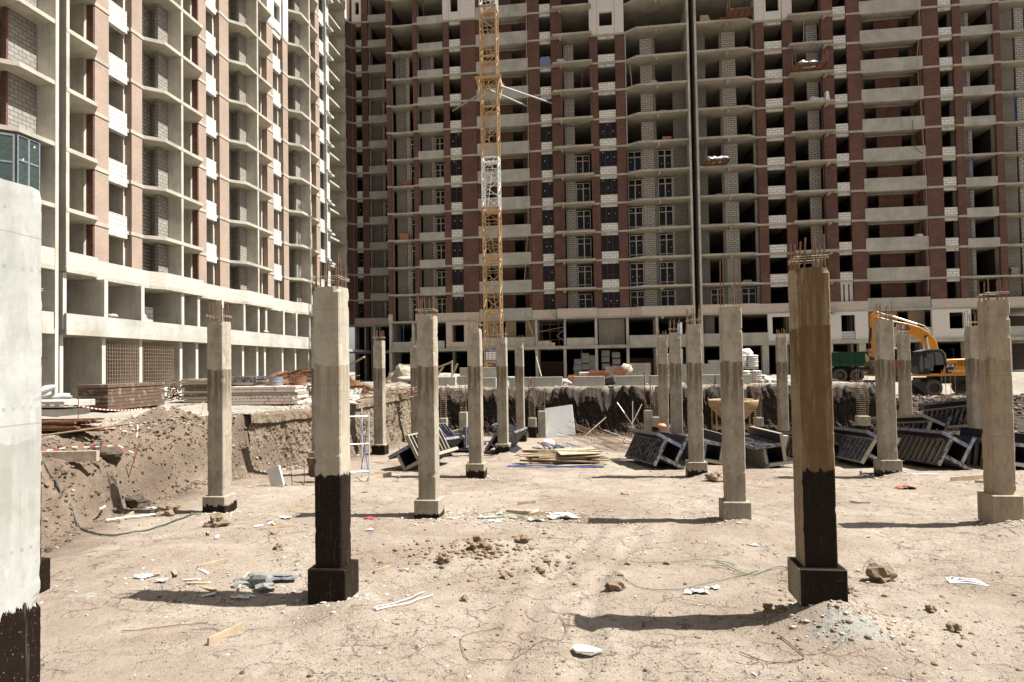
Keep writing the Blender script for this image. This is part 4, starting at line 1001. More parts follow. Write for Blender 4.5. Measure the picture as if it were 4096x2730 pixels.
stub(8.1, 36.3, .70, 'black based stub behind the rusty hopper, cage leaning slightly', cage=1.6, bars=2.4)
stub(13.1, 36.3, .75, 'stub with tall bright cage left of the column among blue formwork', w=.55, cage=1.5, bars=2.3)
stub(17.1, 36.3, 1.1, 'stub half buried in the earth heap below the excavator', 'stubp', .35, .6, 1.9, zb=.2)

crust = MB(); rq = random.Random(17)
for (cx_, cy_, n_) in ((-4.03, 9.99, 90), (2.85, 9.66, 130), (-9.3, 15.75, 110), (-3.96, 15.7, 130), (2.95, 15.62, 110), (8.27, 15.6, 150), (-3.86, 21.5, 90), (3.0, 21.8, 90), (8.6, 21.95, 110), (-3.9, 28.0, 60), (-9.1, 9.66, 60)):
    for k in range(n_):
        a = rq.random() * 6.28; q = .30 + rq.expovariate(4.2); x = cx_ + q * math.cos(a) * 1.1; y = cy_ + q * math.sin(a); r = (.008 + .035 * rq.random() ** 3) * (1 + .02 * cy_)
        pebble(crust, x, y, H(x, y) + r * .1, r, .45, rq.choice((0, 0, 1, 2)))
tag(crust.build('cement_crumbs', [MAT['fbs'], MAT['stone'], MAT['rock']]), 'spilled cement crumbs round the feet of the columns', 'crumbs', kind='stuff')
# ------------------------------------------------------------------ steel column formwork boxes lying in the pit
FW = {}; rfw = random.Random(4)
def formwork_box(length, label, loc, rot, cap='blue'):
    """axis along local X, four ribbed panels set pinwheel fashion round a square opening"""
    key = (length, label)
    if key in FW:
        return copy_tree(FW[key], loc, rot, label)
    t = thing('formwork_box', label, 'formwork', loc, rot, group='blue steel column formwork boxes lying in the pit')
    a, W, th = .24, .92, .13; Lh = length / 2
    for k in range(4):
        R = Matrix.Rotation(k * math.pi / 2, 4, 'X')
        y0, y1, z0 = -a, -a + W, a
        p = MB(); p.box(-Lh, y0, z0, Lh, y1, z0 + .018, R); pn = p.build('panel', MAT['dpanel'], t)
        fr = MB()
        for q0, q1 in ((y0, y0 + .05), (y1 - .05, y1)): fr.box(-Lh, q0, z0 + .019, Lh, q1, z0 + th, R)
        for e0, e1 in ((-Lh, -Lh + .06), (Lh - .06, Lh)): fr.box(e0, y0 + .051, z0 + .019, e1, y1 - .051, z0 + th, R)
        fr.build('edge_frame', MAT[rfw.choice(('cement', 'bluerib', 'blue', 'cement'))], pn)
        ri = MB(); n = int(length / .27)
        for j in range(1, n):
            x = -Lh + j * length / n; ri.box(x - .024, y0 + .051, z0 + .019, x + .024, y1 - .051, z0 + th - .01, R)
        ri.build('ribs', MAT[rfw.choice(('bluerib', 'bluerib', 'blue', 'cement'))], pn)
    for k in range(4):
        R = Matrix.Rotation(k * math.pi / 2, 4, 'X')
        for x in (-Lh * .55, Lh * .55):
            m = MB(); y = -a + W - .22; m.tube([R @ Vector((x, y, a + .02)), R @ Vector((x, y, a + .30))], .014, 5); m.box(x - .05, y - .05, a + .135, x + .05, y + .05, a + .16, R); m.build('tie_rod', MAT['rust'], t)
    FW[key] = t
    return t
def fbx(x, y, dz, rz, rx, ry, L_, label): return formwork_box(L_, label, G(x, y, dz), (rad(rx), rad(ry), rad(rz)))
fbx(-6.2, 24.0, .50, 78, -28, 0, 2.6, 'formwork box lying left of the stained column, open end facing the camera')
fbx(-6.5, 27.2, .62, 80, -40, 3, 2.4, 'formwork box on the far left behind the first one, ribs up')
fbx(-5.9, 30.2, .50, 84, 0, 0, 2.2, 'formwork box seen end on between two left columns')
fbx(-3.95, 29.6, .60, 84, 35, 0, 2.4, 'formwork box tipped on edge behind the middle column')
fbx(2.0, 24.9, .60, 106, 28, 2, 3.0, 'large tilted formwork box left of the close columns, square mouth to the right')
fbx(3.75, 26.0, .50, 100, 10, 0, 2.6, 'formwork box just behind the stained column beside the tilted one')
fbx(5.65, 25.3, .50, 98, -7, 0, 2.8, 'formwork box with dark square mouth right of the tall barred column')
fbx(7.9, 26.8, .45, 112, 20, 0, 2.0, 'formwork panel box partly behind the brown column, right side')
fbx(9.1, 25.6, .58, 96, 32, 2, 2.9, 'formwork box tilted left of the column among blue formwork')
fbx(11.1, 25.2, .60, 100, 30, 2, 3.0, 'formwork box tilted right of the column among blue formwork')
fbx(11.9, 28.4, .95, 104, 24, 6, 3.0, 'long formwork box stacked behind the two tilted ones on the right')
fbx(13.0, 25.3, .52, 104, 8, 0, 2.9, 'formwork box beside the orange tinted column, ribs upright')
fbx(14.6, 30.4, 1.45, 106, 26, 8, 3.0, 'highest formwork box resting over the others near the earth heap')

# ------------------------------------------------------------------ concrete hopper
t = thing('concrete_hopper', 'rusty conical concrete hopper on four legs behind the barred column', 'hopper', G(6.45, 34.0), )
m = MB(); m.lathe([(1.12, 2.0), (1.16, 2.06), (1.16, 1.98), (1.10, 1.72), (.22, .78), (.20, .6), (.17, .6), (.19, .79), (1.06, 1.72), (1.09, 1.98)], 28, cap=False); m.build('funnel', MAT['hopper'], t, smooth=True)
for a in (35, 145, 215, 325):
    m = MB(); x, y = 1.08 * math.cos(rad(a)), 1.08 * math.sin(rad(a)); m.bar((x, y, -.05), (x, y, 1.8), .07); m.build('leg', MAT['hopper'], t)
m = MB(); P = [(1.08 * math.cos(rad(a)), 1.08 * math.sin(rad(a))) for a in (35, 145, 215, 325)]
for k in range(4): m.bar((*P[k], .75), (*P[(k + 1) % 4], .75), .04, .14)
m.build('cross_brace', MAT['hopper'], t)
for sx in (-1, 1):
    m = MB(); m.tube([(sx * 1.14, -.08, 2.0), (sx * 1.16, -.06, 2.16), (sx * 1.16, .06, 2.16), (sx * 1.14, .08, 2.0)], .018, 6); m.build('lifting_eye', MAT['hopper'], t)

# ------------------------------------------------------------------ scaffold frame
t = thing('scaffold_frame', 'grey tubular scaffold frame standing on the pit floor beside the tarred column', 'scaffold', G(-7.55, 20.5), (0, 0, rad(35)))
F_ = MB()
for x, y in ((.35, -.4), (.35, .4), (-.9, -.4), (-.9, .4)):
    m = MB(); m.tube([(x, y, -.05), (x, y, 2.15 if y < 0 else 2.3)], .024, 8); m.build('post', MAT['steel'], t)
for z in (.35, 1.2, 2.05):
    m = MB(); m.tube([(.35, -.4, z), (.35, .4, z)], .02, 6); m.tube([(-.9, -.4, z), (-.9, .4, z)], .02, 6); m.tube([(-.9, -.4, z), (.35, -.4, z - .03)], .02, 6); m.build('rail', MAT['steel'], t)
m = MB(); m.tube([(.33, -.36, .3), (.33, .36, 1.7)], .014, 6); m.build('brace', MAT['bluep'], t)
m = MB(); m.tube([(.31, .36, .3), (.31, -.36, 1.7)], .012, 6); m.build('brace', MAT['rebar'], t)

# ------------------------------------------------------------------ loose stacks in the pit
rs = random.Random(21)
def plank_pile(name, label, cat, loc, n, lx, spread, mat, rz=0, th=.04, w=.14, layers=5, par=.25, group=None):
    t = thing(name, label, cat, loc, (0, 0, rad(rz)), group)
    per = max(1, n // layers)
    for k in range(n):
        lay = k // per; m = MB(); a = rs.gauss(0, par); l = lx * rs.uniform(.6, 1.05)
        X = Matrix.Translation((rs.uniform(-.25, .25), rs.uniform(-spread, spread) * (1 - .12 * lay), .02 + lay * th * 1.25)) @ Matrix.Rotation(a, 4, 'Z') @ Matrix.Rotation(rs.gauss(0, .02), 4, 'Y')
        ww = w * rs.uniform(.6, 1.2); m.box(-l / 2, -ww / 2, 0, l / 2, ww / 2, th, X); m.build('plank', mat, t)
    return t
t = plank_pile('timber_pile', 'low pile of raw planks on the pit floor before the rebar meshes', 'timber', G(-1.3, 24.9), 46, 2.9, .75, MAT['wood'], 4, .04, .14, 8, .16)
m = MB(); m.box(-.75, -.5, 0, .75, .45, .02, Matrix.Translation((.55, .1, .46)) @ Matrix.Rotation(rad(18), 4, 'Z') @ Matrix.Rotation(rad(6), 4, 'X')); tag(m.build('plywood_sheet', MAT['wood2'], loc=G(-1.3, 24.9)), 'grey plywood sheet lying on top of the raw plank pile', 'sheet')
m = MB(); m.tube([(-1.9, -.9, .06), (1.5, -1.0, .05)], .03, 6); tag(m.build('steel_prop', MAT['bluep'], loc=G(-1.3, 24.9)), 'blue prop tube lying along the front of the plank pile', 'prop')
t = thing('tube_bundle', 'bundle of blue grey plastic tubes with a mauve bag beyond the plank pile', 'tubes', G(-1.6, 29.2), (0, 0, rad(112)))
for k in range(26):
    m = MB(); y = rs.uniform(-.95, .95); z = .08 + rs.random() * .28; m.tube([(-.65, y, z), (.65, y + rs.uniform(-.25, .25), z + rs.uniform(-.06, .12))], .05, 8); m.build('tube', rs.choice((MAT['steel'], MAT['fblue'], MAT['steel'])), t)
m = MB(); m.blob((0, 0, 0), .33, .25, .16, .5, 3, 2); tag(m.build('plastic_bag', flat('mauve_plastic', (.62, .5, .62), .5), loc=G(-2.1, 28.9, .42), smooth=True), 'crumpled mauve and white bag on the tube bundle', 'bag')
def cage(label, loc, rot, l=2.6, w=.42, name='rebar_cage'):
    t = thing(name, label, 'rebar cage', loc, rot, 'rusty rebar cages dropped on the pit floor')
    e = w / 2; m = MB()
    for px, py in ((-e, -e), (e, -e), (e, e), (-e, e)): m.tube([(-l / 2 - rs.uniform(.1, .8), px, py + e), (l / 2 + rs.uniform(0, .6), px, py + e)], .011, 4)
    m.build('long_bars', MAT['rebar'], t); m = MB()
    for k in range(int(l / .085)):
        x = -l / 2 + k * .085; m.tube([(x, -e, 0), (x, e, .01), (x, e, 2 * e), (x, -e, 2 * e), (x, -e, 0)], .006, 4)
    m.build('stirrups', MAT['rebar'], t); return t
cage('rebar cage lying just right of the white board, nearest to it', G(-.1, 31.6, .15), (rad(12), rad(14), rad(-38)), 3.0, .5)
cage('rebar cage behind the plank pile with loose bars crossing it', G(1.0, 30.2, .1), (rad(30), rad(8), rad(-52)), 2.6, .4)
cage('rebar cage farther right, propped near the tilted formwork box', G(2.1, 31.4, .2), (rad(-10), rad(16), rad(-45)), 2.4, .42)
cage('rebar cage on the ground at the right edge beyond the orange tinted column', G(16.2, 29.5, .1), (0, rad(6), rad(20)), 2.4, .5)
for i, (x, y, dx, dy, dz, l) in enumerate([(-.4, 32.5, -2.4, 2.8, .9, 3.2), (1.2, 33.5, .9, .8, 1.6, 2.2), (2.2, 33.2, -1.2, .9, 1.8, 2.4), (3.0, 34, 1.1, .5, 1.5, 2.0), (1.7, 34.5, .05, .2, 1.9, 1.9), (-.9, 34, 1.5, 1.2, 1.2, 2), (.6, 31.5, -2.6, .4, .5, 2.6), (2.4, 31, -2.3, 1.2, .7, 2.5)]):
    m = MB(); v = Vector((dx, dy, dz)).normalized() * l; m.tube([(0, 0, 0), v], .022, 6)
    tag(m.build('loose_bar', MAT['wire'] if i % 2 else MAT['steel'], loc=G(x, y, .1)), ['long pale bar slanting out left from the rebar cages', 'steel bar sticking up right of the white board', 'steel bar leaning left beyond the cages', 'bar leaning right near the far stub with rusty bars', 'single bar standing almost upright among the cages', 'thin bar crossing before the dark cut face', 'pale bar lying over the nearest cage', 'pale bar lying over the farthest cage'][i], 'bar')
# white insulation board
t = MB(); t.box(-.78, -.03, 0, .78, .03, 1.62); o = t.build('insulation_board', MAT['white'], loc=G(-1.95, 36.6, .05)); o.rotation_euler = (rad(-14), rad(-8), rad(-8)); tag(o, 'white insulation board leaning beside the bare stub', 'board')
# metal trays
for nm, (x, y), n in (('stack of pale metal shutter trays left of the brown column', (7.75, 30.2), 7), ('second stack of pale shutter trays just right of the brown column', (9.5, 31.0), 7)):
    t = thing('tray_stack', nm, 'trays', G(x, y))
    for k in range(n):
        m = MB(); q = rs.uniform(-.06, .06); m.box(-.85 + q, -.35, .1 + k * .085, .85 + q, .35, .1 + k * .085 + .035); m.box(-.85 + q, -.36, .1 + k * .085, .85 + q, -.33, .1 + k * .085 + .07); m.build('tray', MAT['steel'], t)
t = thing('steel_prop', 'long blue and white telescopic prop lying across before the blue formwork', 'prop', G(8.95, 22.2, .06), (0, 0, rad(-5)))
m = MB(); m.tube([(-1.0, 0, 0), (0, 0, 0)], .035, 8); m.build('outer_tube', MAT['bluerib'], t); m = MB(); m.tube([(0, 0, 0), (1.1, 0, 0)], .026, 8); m.build('inner_tube', MAT['steel'], t); m = MB(); m.box(-1.03, -.08, -.08, -1.0, .08, .08); m.build('end_plate', MAT['bluerib'], t)
m = MB(); m.tube([(-.16, 0, 0), (.16, .02, 0)], .02, 6); m.tube([(-.17, -.03, .01), (-.3, -.06, .02)], .012, 5); m.tube([(-.17, .03, .01), (-.3, .06, .02)], .012, 5)
tag(m.build('prop_fork', MAT['black'], loc=G(6.38, 17.8, .03)), 'small dark prop fork lying alone on the bare floor', 'fork')
o = MB(); o.blob((0, 0, 0), .17, .17, .1, .05, 1, 2); tag(o.build('hard_hat', flat('orange_helmet', (.75, .28, .13), .4), loc=G(2.35, 25.9, 1.32), smooth=True), 'orange safety helmet resting on the large tilted formwork box', 'helmet')
# ------------------------------------------------------------------ yard: things along the top of the cut
ry = random.Random(9)
def blockstone(x, y, z, l, label, rz=0, h=.58, d=.4):
    m = MB(); m.box(-l / 2, -d / 2, 0, l / 2, d / 2, h); o = m.build('foundation_block', MAT['fbs'], bevel=.012, loc=(x, y, z)); o.rotation_euler = (0, 0, rad(rz))
    return tag(o, label, 'concrete block', 'precast foundation blocks along the top of the cut')
for x, l, rz, lb in ((-6.75, 1.5, 2, 'foundation block at the left, before the crane foot'), (-4.55, 1.3, -2, 'foundation block half covered by the far middle column'), (-2.95, 1.85, 1, 'third foundation block from the left, before the white sacks'),
                     (-.45, 1.8, 0, 'pale yellowish foundation block in front of the orange bricks'), (1.95, 1.75, -1, 'foundation block under the concrete mixer'), (3.75, 1.5, 1, 'foundation block behind the thin bars of the bare stub'),
                     (5.9, 1.6, 2, 'foundation block between the two stained columns'), (7.35, 1.2, 0, 'shorter foundation block left of the tipped trough')):
    blockstone(x, 40.55 + .1 * ry.random(), 2.27, l, lb, rz)
def sack(mb, x, y, z, l=.55, w=.36, h=.16, rz=0, seed=0):
    mb.blob((x, y, z), l / 2, w / 2, h / 2, .22, seed, 2, X=Matrix.Rotation(rz, 4, 'Z'))
def sackpile(label, loc, n, spread, mat='sack', name='sack', group='sacks heaped in the yard', l=.6):
    for k in range(n):
        m = MB(); m.blob((0, 0, 0), l / 2, l * .32, l * .17, .35, k + loc[0], 2)
        o = m.build(name, MAT[mat], smooth=True, loc=(loc[0] + ry.uniform(-1, 1) * spread, loc[1] + ry.uniform(-.4, .4), loc[2] + .08 + .13 * (k // 3))); o.rotation_euler = (ry.uniform(-.2, .2), ry.uniform(-.3, .3), ry.uniform(0, 3))
        tag(o, label, 'sack', group)
sackpile('white sack in the heap behind the third foundation block', (-2.3, 42.2, 2.3), 8, .8)
sackpile('white sack in the heap between the first two foundation blocks', (-4.0, 42.4, 2.3), 5, .5)
sackpile('pale sack in the heap right of the white sack pallet', (10.1, 43.5, 2.3), 9, .9, l=.7)
def brickstack(name, label, x, y, z, nx, ny, nz, bx, by, bz, mat, cat='bricks', loose=0, rz=0, parts='course'):
    t = thing(name, label, cat, (x, y, z), (0, 0, rad(rz)))
    pm = MB(); 
    for k in range(3): pm.box(-nx * bx / 2, -ny * by / 2 + k * (ny * by - .1) / 2, 0, nx * bx / 2, -ny * by / 2 + k * (ny * by - .1) / 2 + .1, .1)
    pm.box(-nx * bx / 2, -ny * by / 2, .1, nx * bx / 2, ny * by / 2, .12); pm.build('pallet', MAT['wood2'], t)
    for k in range(nz):
        m = MB(); off = .5 * bx * (k % 2)
        for i in range(nx):
            for j in range(ny):
                if k == nz - 1 and ry.random() < loose: continue
                x0 = -nx * bx / 2 + i * bx + ry.uniform(-.006, .006); m.box(x0 + .004, -ny * by / 2 + j * by + .004, .125 + k * bz, x0 + bx - .004, -ny * by / 2 + (j + 1) * by - .004, .125 + (k + 1) * bz - .008)
        m.build(parts, mat, t)
    return t
brickstack('brick_pallet', 'pallet with loose orange bricks on top behind the yellowish block', .15, 42.5, 2.28, 5, 4, 9, .25, .25, .085, MAT['orange'], loose=.45)
brickstack('brick_pallet', 'low pallet of orange bricks behind and left of the yellowish block', -1.15, 42.9, 2.28, 5, 4, 6, .25, .25, .085, MAT['orange'], loose=.5)
o = MB(); o.box(-.75, -.52, .12, .75, .52, .78); tag(o.build('wrapped_pallet', MAT['sack'], loc=(-.35, 43.5, 2.3), bevel=.03), 'pallet wrapped in whitish film between the orange bricks', 'pallet load')
brickstack('block_pallet', 'stack of grey blocks left of the concrete mixer', 1.2, 44.0, 2.28, 3, 3, 5, .42, .3, .2, MAT['fbs'], 'block pallet')
brickstack('block_pallet', 'stack of grey blocks right of the concrete mixer', 2.75, 44.3, 2.28, 3, 3, 6, .42, .3, .2, MAT['fbs'], 'block pallet')
brickstack('block_pallet', 'grey block stack seen between the two drip stained columns', 6.3, 45.5, 2.28, 4, 3, 5, .5, .3, .22, MAT['fbs'], 'block pallet')
brickstack('block_pallet', 'taller grey block stack beside the white sack pallet', 8.2, 46.5, 2.28, 4, 3, 6, .42, .3, .22, MAT['fbs'], 'block pallet')
MAT['redwrap'] = brick('striped_film', (.52, .07, .05), (.62, .58, .54), (.45, .4, .37), .22, .16, .05, .3, True, 2.0)
for x, z, lb in ((4.55, 2.3, 'lower pallet of bricks in red and white striped film'), (4.5, 3.25, 'upper pallet of bricks in red and white striped film'), (5.75, 2.3, 'striped film pallet mostly hidden by the close columns')):
    t = thing('film_pallet', lb, 'pallet load', (x, 46.0, z)); m = MB(); m.box(-.55, -.5, .12, .55, .5, .92); m.build('wrapped_bricks', MAT['redwrap'], t, bevel=.03)
    m = MB(); [m.box(-.55, -.5 + k * .45, 0, .55, -.4 + k * .45, .1) for k in range(3)]; m.build('pallet', MAT['wood2'], t)
# pallets of white cement sacks
for x, y, z, n, lb in ((9.0, 43.2, 3.12, 6, 'upper pallet of white cement sacks under a film cap'), (9.15, 43.0, 2.3, 5, 'lower pallet of white cement sacks')):
    t = thing('sack_pallet', lb, 'sack pallet', (x, y, z))
    m = MB(); [m.box(-.62, -.5 + k * .44, 0, .62, -.4 + k * .44, .1) for k in range(3)]; m.build('pallet', MAT['wood2'], t)
    for k in range(n):
        m = MB()
        for i in range(2):
            for j in range(3): m.blob((-.32 + .64 * i, -.34 + .34 * j, .17 + .125 * k), .35, .19, .085, .1, k * 7 + i + j, 2)
        m.build('sack_layer', MAT['sack'], t, smooth=True)
    if n == 6: m = MB(); m.blob((0, 0, 1.0), .45, .4, .26, .3, 4, 2); m.build('film_cap', MAT['white'], t, smooth=True)
# concrete mixer
t = thing('concrete_mixer', 'small concrete mixer with caked drum and orange ring on the block row', 'mixer', (1.75, 42.6, 2.55))
X = Matrix.Translation((0, 0, .62)) @ Matrix.Rotation(rad(-48), 4, 'Y')
m = MB(); m.lathe([(.1, -.36), (.34, -.32), (.42, -.1), (.42, .06), (.26, .34), (.24, .36), (.22, .34), (.36, .05), (.3, -.25)], 18, X, False); m.build('drum', MAT['fbs'], t, smooth=True)
m = MB(); m.lathe([(.435, -.1), (.46, -.1), (.46, .03), (.435, .03)], 18, X, False); m.tube([(-.1, -.42, .62), (-.1, -.42, 0), (.35, -.42, 0)], .03, 6); m.tube([(-.1, .42, .62), (-.1, .42, 0), (.35, .42, 0)], .03, 6); m.tube([(-.4, 0, .6), (-.5, 0, 0)], .03, 6); m.build('frame', MAT['orange'], t)
m = MB(); m.lathe([(.3, -.02), (.3, .02)], 16, Matrix.Translation((-.42, -.45, .55)) @ Matrix.Rotation(rad(90), 4, 'X')); m.build('hand_wheel', MAT['orange'], t)
# trough
m = MB(); m.prism([(-.6, .5), (.6, .5), (.45, 0), (-.35, 0)], -.35, .35, 'y'); tag(m.build('mortar_trough', MAT['fbs'], loc=(8.35, 41.2, 2.3)), 'tipped grey mortar trough at the end of the block row', 'trough')
# rolled mesh
m = MB(); m.lathe([(.28, -.4), (.3, 0), (.27, .45)], 14, Matrix.Rotation(rad(75), 4, 'Y') @ Matrix.Rotation(rad(30), 4, 'X')); tag(m.build('mesh_roll', MAT['tyre'], loc=(.75, 41.3, 2.55)), 'dark roll of netting between two foundation blocks', 'roll')
# crates of foam inside the ground floor
k = 0
for sx, zs, lb in ((-1.95, (.0, .62, 1.25), 'carton tower at the left inside the rear ground floor'), (-1.15, (.0, .7, 1.4, 1.85), 'second carton tower inside the rear ground floor'), (-.35, (0, .55, 1.1, 1.6), 'third carton tower next to the pillar with a paper tag'),
                   (1.0, (0, .72, 1.45, 2.1), 'tallest carton tower right of that pillar'), (2.0, (.55, 1.2, 1.9), 'carton tower beside the long dark box')):
    for z in zs:
        m = MB(); m.box(-.42, -.35, 0, .42, .35, .58); o = m.build('carton', MAT['wood2'] if False else MAT['fbs'], bevel=.01, loc=(sx + ry.uniform(-.06, .06), 72.2 + ry.uniform(-.1, .1), 2.4 + z)); o.rotation_euler = (0, 0, ry.uniform(-.06, .06))
        tag(o, lb, 'carton', 'cartons stacked in the rear ground floor')
# nets across ground floor bays
def net(name, label, pts, z0, z1, mat, st=.16, r=.008, axis='x', fixed=0.0):
    m = MB(); a, b = pts; n = int((b - a) / st)
    P = (lambda u, z: (u, fixed, z)) if axis == 'x' else (lambda u, z: (fixed, u, z))
    for i in range(n + 1): u = a + i * (b - a) / n; m.tube([P(u, z0), P(u, z1)], r, 3)
    for j in range(int((z1 - z0) / st) + 1): z = z0 + j * st; m.tube([P(a, z), P(b, z)], r, 3)
    return tag(m.build(name, mat), label, 'netting', 'safety nets across open ground floor bays')
net('safety_net', 'orange net in the left bay of the sunlit block, nearest the brown panels', (32.3, 34.9), 2.2, 5.2, MAT['orangenet'], .2, .0055, 'y', -25.35)
net('safety_net', 'orange net in the second bay of the sunlit block', (35.2, 37.9), 2.2, 5.2, MAT['orangenet'], .2, .0055, 'y', -25.35)
net('safety_net', 'dark net in the rear bay left of the carton towers', (-6.0, -3.4), 2.2, 4.0, MAT['rebar'], .16, .012, 'x', 70.5)
net('safety_net', 'dark net in the rear bay behind the striped pallets', (3.4, 6.0), 2.2, 4.2, MAT['rebar'], .16, .012, 'x', 70.5)

# ---- left yard
def heap(name, label, cat, loc, lx, ly, lz, mat, seed=0, sub=4, rough=.35):
    m = MB(); m.blob((0, 0, 0), lx, ly, lz, rough, seed, sub); return tag(m.build(name, mat, loc=loc), label, cat)
t = thing('panel_stack', 'big stack of rotten brown shutter panels beside the track at left', 'panel stack', (-18.1, 24.0, H(-18.1, 24.0, False)), (0, 0, rad(98)))
for k in range(7):
    m = MB(); q = ry.uniform(-.06, .06); m.box(-2.05 + q, -.55 + q * .5, .05 + k * .135, 2.05 + q, .55, .05 + k * .135 + .122); m.build('panel', MAT['brownpanel'], t, bevel=.008)
for k, (x, y, z, l, a) in enumerate([(-22.6, 25.2, 2.25, .75, .4), (-22.0, 24.6, 2.3, .7, .9), (-21.2, 25.3, 2.35, .8, -.3), (-20.6, 24.5, 2.25, .75, 1.2), (-21.8, 25.1, 2.62, .7, .2), (-23.3, 24.6, 2.3, .7, 2.0), (-23.0, 25.3, 2.7, .75, 1.0), (-20.0, 25.4, 2.5, 1.0, 1.7), (-19.4, 24.8, 2.3, .9, .3), (-22.4, 25.0, 2.95, .7, .6), (-24.1, 25.2, 2.4, .8, 1.3), (-24.2, 24.6, 2.8, .8, .3)]):
    m = MB(); m.blob((0, 0, 0), l * .62, l * .3, l * .22, .35, k + 2, 2); o = m.build('sack', MAT['gsack'], loc=(x, y, z - .12), smooth=True); o.rotation_euler = (ry.uniform(-.3, .3), ry.uniform(-.5, .3), a)
    tag(o, 'grey plastic sack in the pile left of the brown panel stack', 'sack', 'grey sacks piled at the left wall')
for k, (dz, l, lb) in enumerate([(0, 2.6, 'lower precast slab at far left under the grey sacks'), (.42, 3.0, 'upper precast slab at far left with a chipped edge')]):
    m = MB(); m.box(-l / 2, -.7, 0, l / 2, .7, .22 if k else .36); tag(m.build('precast_slab', MAT['fbs'], bevel=.02, loc=(-18.9, 20.9, 1.93 + dz)), lb, 'slab')
heap('sand_heap', 'white covered heap behind the brown panels before the orange net', 'heap', (-21.5, 30.5, 2.2), 1.8, .9, .55, MAT['sack'], 5, 3, .3)
# clutter heap
t = thing('scrap_heap', 'tangled heap of rope and orange scrap beside the pallet stack', 'scrap', (-19.6, 29.6, 2.1))
for k in range(60):
    m = MB(); c = Vector((ry.gauss(0, .3), ry.gauss(0, .3), ry.random() ** 1.5 * 1.1)); pts = [c]
    for j in range(5): pts.append(pts[-1] + Vector((ry.uniform(-.2, .2), ry.uniform(-.2, .2), ry.uniform(-.14, .1))))
    m.tube([(p.x, p.y, max(.02, p.z)) for p in pts], ry.choice((.02, .035)), 5); m.build('scrap_piece', ry.choice((MAT['wood2'], MAT['rust'], MAT['wood2'], MAT['brownpanel'])), t)
def shutterstack(x, y, rz, n, lx, ly, label, mats, z=None, th=.13):
    z = H(x, y, False) if z is None else z
    t = thing('panel_stack', label, 'panel stack', (x, y, z), (0, 0, rad(rz)))
    for k in range(n):
        m = MB(); a = ry.uniform(-.12, .12); m.box(-lx / 2 + a, -ly / 2, .04 + k * th, lx / 2 + a, ly / 2 + a * .5, .04 + k * th + th * .88); m.build('panel', ry.choice(mats), t, bevel=.006)
    return t
shutterstack(-17.2, 28.4, 8, 8, 1.9, 1.2, 'mixed stack of worn panels right of the rope heap', [MAT['cement'], MAT['brownpanel'], MAT['cement'], MAT['wood2']])
shutterstack(-15.6, 28.7, 5, 9, 1.3, 1.2, 'taller worn panel stack half behind the bank column', [MAT['cement'], MAT['brownpanel'], MAT['blue']])
MAT['redwhite'] = paint('red_white_panel', (.62, .57, .51), (.60, .16, .10), .42, .8, 3.0)
shutterstack(-14.2, 28.0, 4, 6, 3.0, 1.3, 'stack of shutter panels smeared with red just right of the bank column', [MAT['redwhite'], MAT['redwhite'], MAT['cement']])
for x, mt, lb in ((-13.6, 'fblue', 'grey steel drum standing on the red smeared stack'), (-12.5, 'rust', 'rust red drum standing on the red smeared stack')):
    m = MB(); m.lathe([(.3, 0), (.3, .16), (.315, .17), (.3, .19), (.3, .38), (.31, .4), (.27, .4), (.27, .36)], 18, cap=True); tag(m.build('drum', MAT[mt], loc=(x - .5, 28.5, H(-13, 28, False) + .83)), lb, 'drum')
# rusty rebar heap
t = thing('rebar_heap', 'wide heap of rusty reinforcement before the sunlit block', 'rebar heap', (-15.6, 35.2, 2.1))
hb = MB(); hb.blob((0, 0, 0), 3.4, 1.5, 1.25, .25, 3, 4); hb.build('core', MAT['rust'], t)
for k in range(260):
    c = Vector((ry.gauss(0, 1.5), ry.gauss(0, .7), 0)); z = max(.05, 1.32 * (1 - (c.x / 3.8) ** 2 - (c.y / 2.0) ** 2)) + ry.uniform(-.1, .12)
    a = ry.gauss(0.1, .55); l = ry.uniform(.8, 2.2); dz = -abs(ry.gauss(0, .16)) * (1 if c.x > 0 else -1)
    d = Vector((math.cos(a) * l, math.sin(a) * l, 0)); p0 = Vector((c.x, c.y, z)) - d; p1 = Vector((c.x, c.y, z)) + d
    f_ = lambda p: Vector((p.x, p.y, max(.04, 1.3 * (1 - (p.x / 3.9) ** 2 - (p.y / 2.2) ** 2)) + .05))
    m = MB(); m.tube([f_(p0), (c.x, c.y, z + .04), f_(p1)], ry.choice((.014, .02, .03)), 4)
    if k < 95: m.build('bent_bar', MAT['rust'], t)
    else:
        if k == 95: rest = MB()
        rest.v += []; b0 = len(rest.v); rest.v += m.v; rest.f += [tuple(i + b0 for i in q) for q in m.f]; rest.mi += m.mi
o = rest.build('tangled_bars', MAT['rust'], t); o['kind'] = 'stuff'
m = MB(); m.box(-1.2, -.09, 0, 1.2, .09, .08, Matrix.Rotation(rad(-27), 4, 'Y')); tag(m.build('timber_beam', MAT['wood'], loc=(-13.2, 34.6, 3.55)), 'long squared timber jutting up from the rusty heap', 'timber')
for k in range(5):
    m = MB(); m.box(-1.6, -.08, 0, 1.6, .08, .04); o = m.build('plank', MAT['wood'], loc=(-13.6 + ry.uniform(-.4, .4), 33.6, 2.9 + ry.uniform(-.1, .2))); o.rotation_euler = (0, rad(ry.uniform(-6, 6)), rad(ry.uniform(-10, 10))); tag(o, 'pale plank lying across the rusty rebar heap', 'plank', 'planks on the rebar heap')
for k in range(9):
    m = MB(); m.box(-.5, -.09, 0, .5, .09, .04); o = m.build('white_batten', MAT['sack'], loc=(-12.4 + .16 * k, 30.6 + ry.uniform(-.2, .2), 2.15)); o.rotation_euler = (0, rad(ry.uniform(-70, -35)), rad(ry.uniform(20, 60))); tag(o, 'whitewashed board in the fan of boards right of the rebar heap', 'board', 'whitewashed boards leaning together')
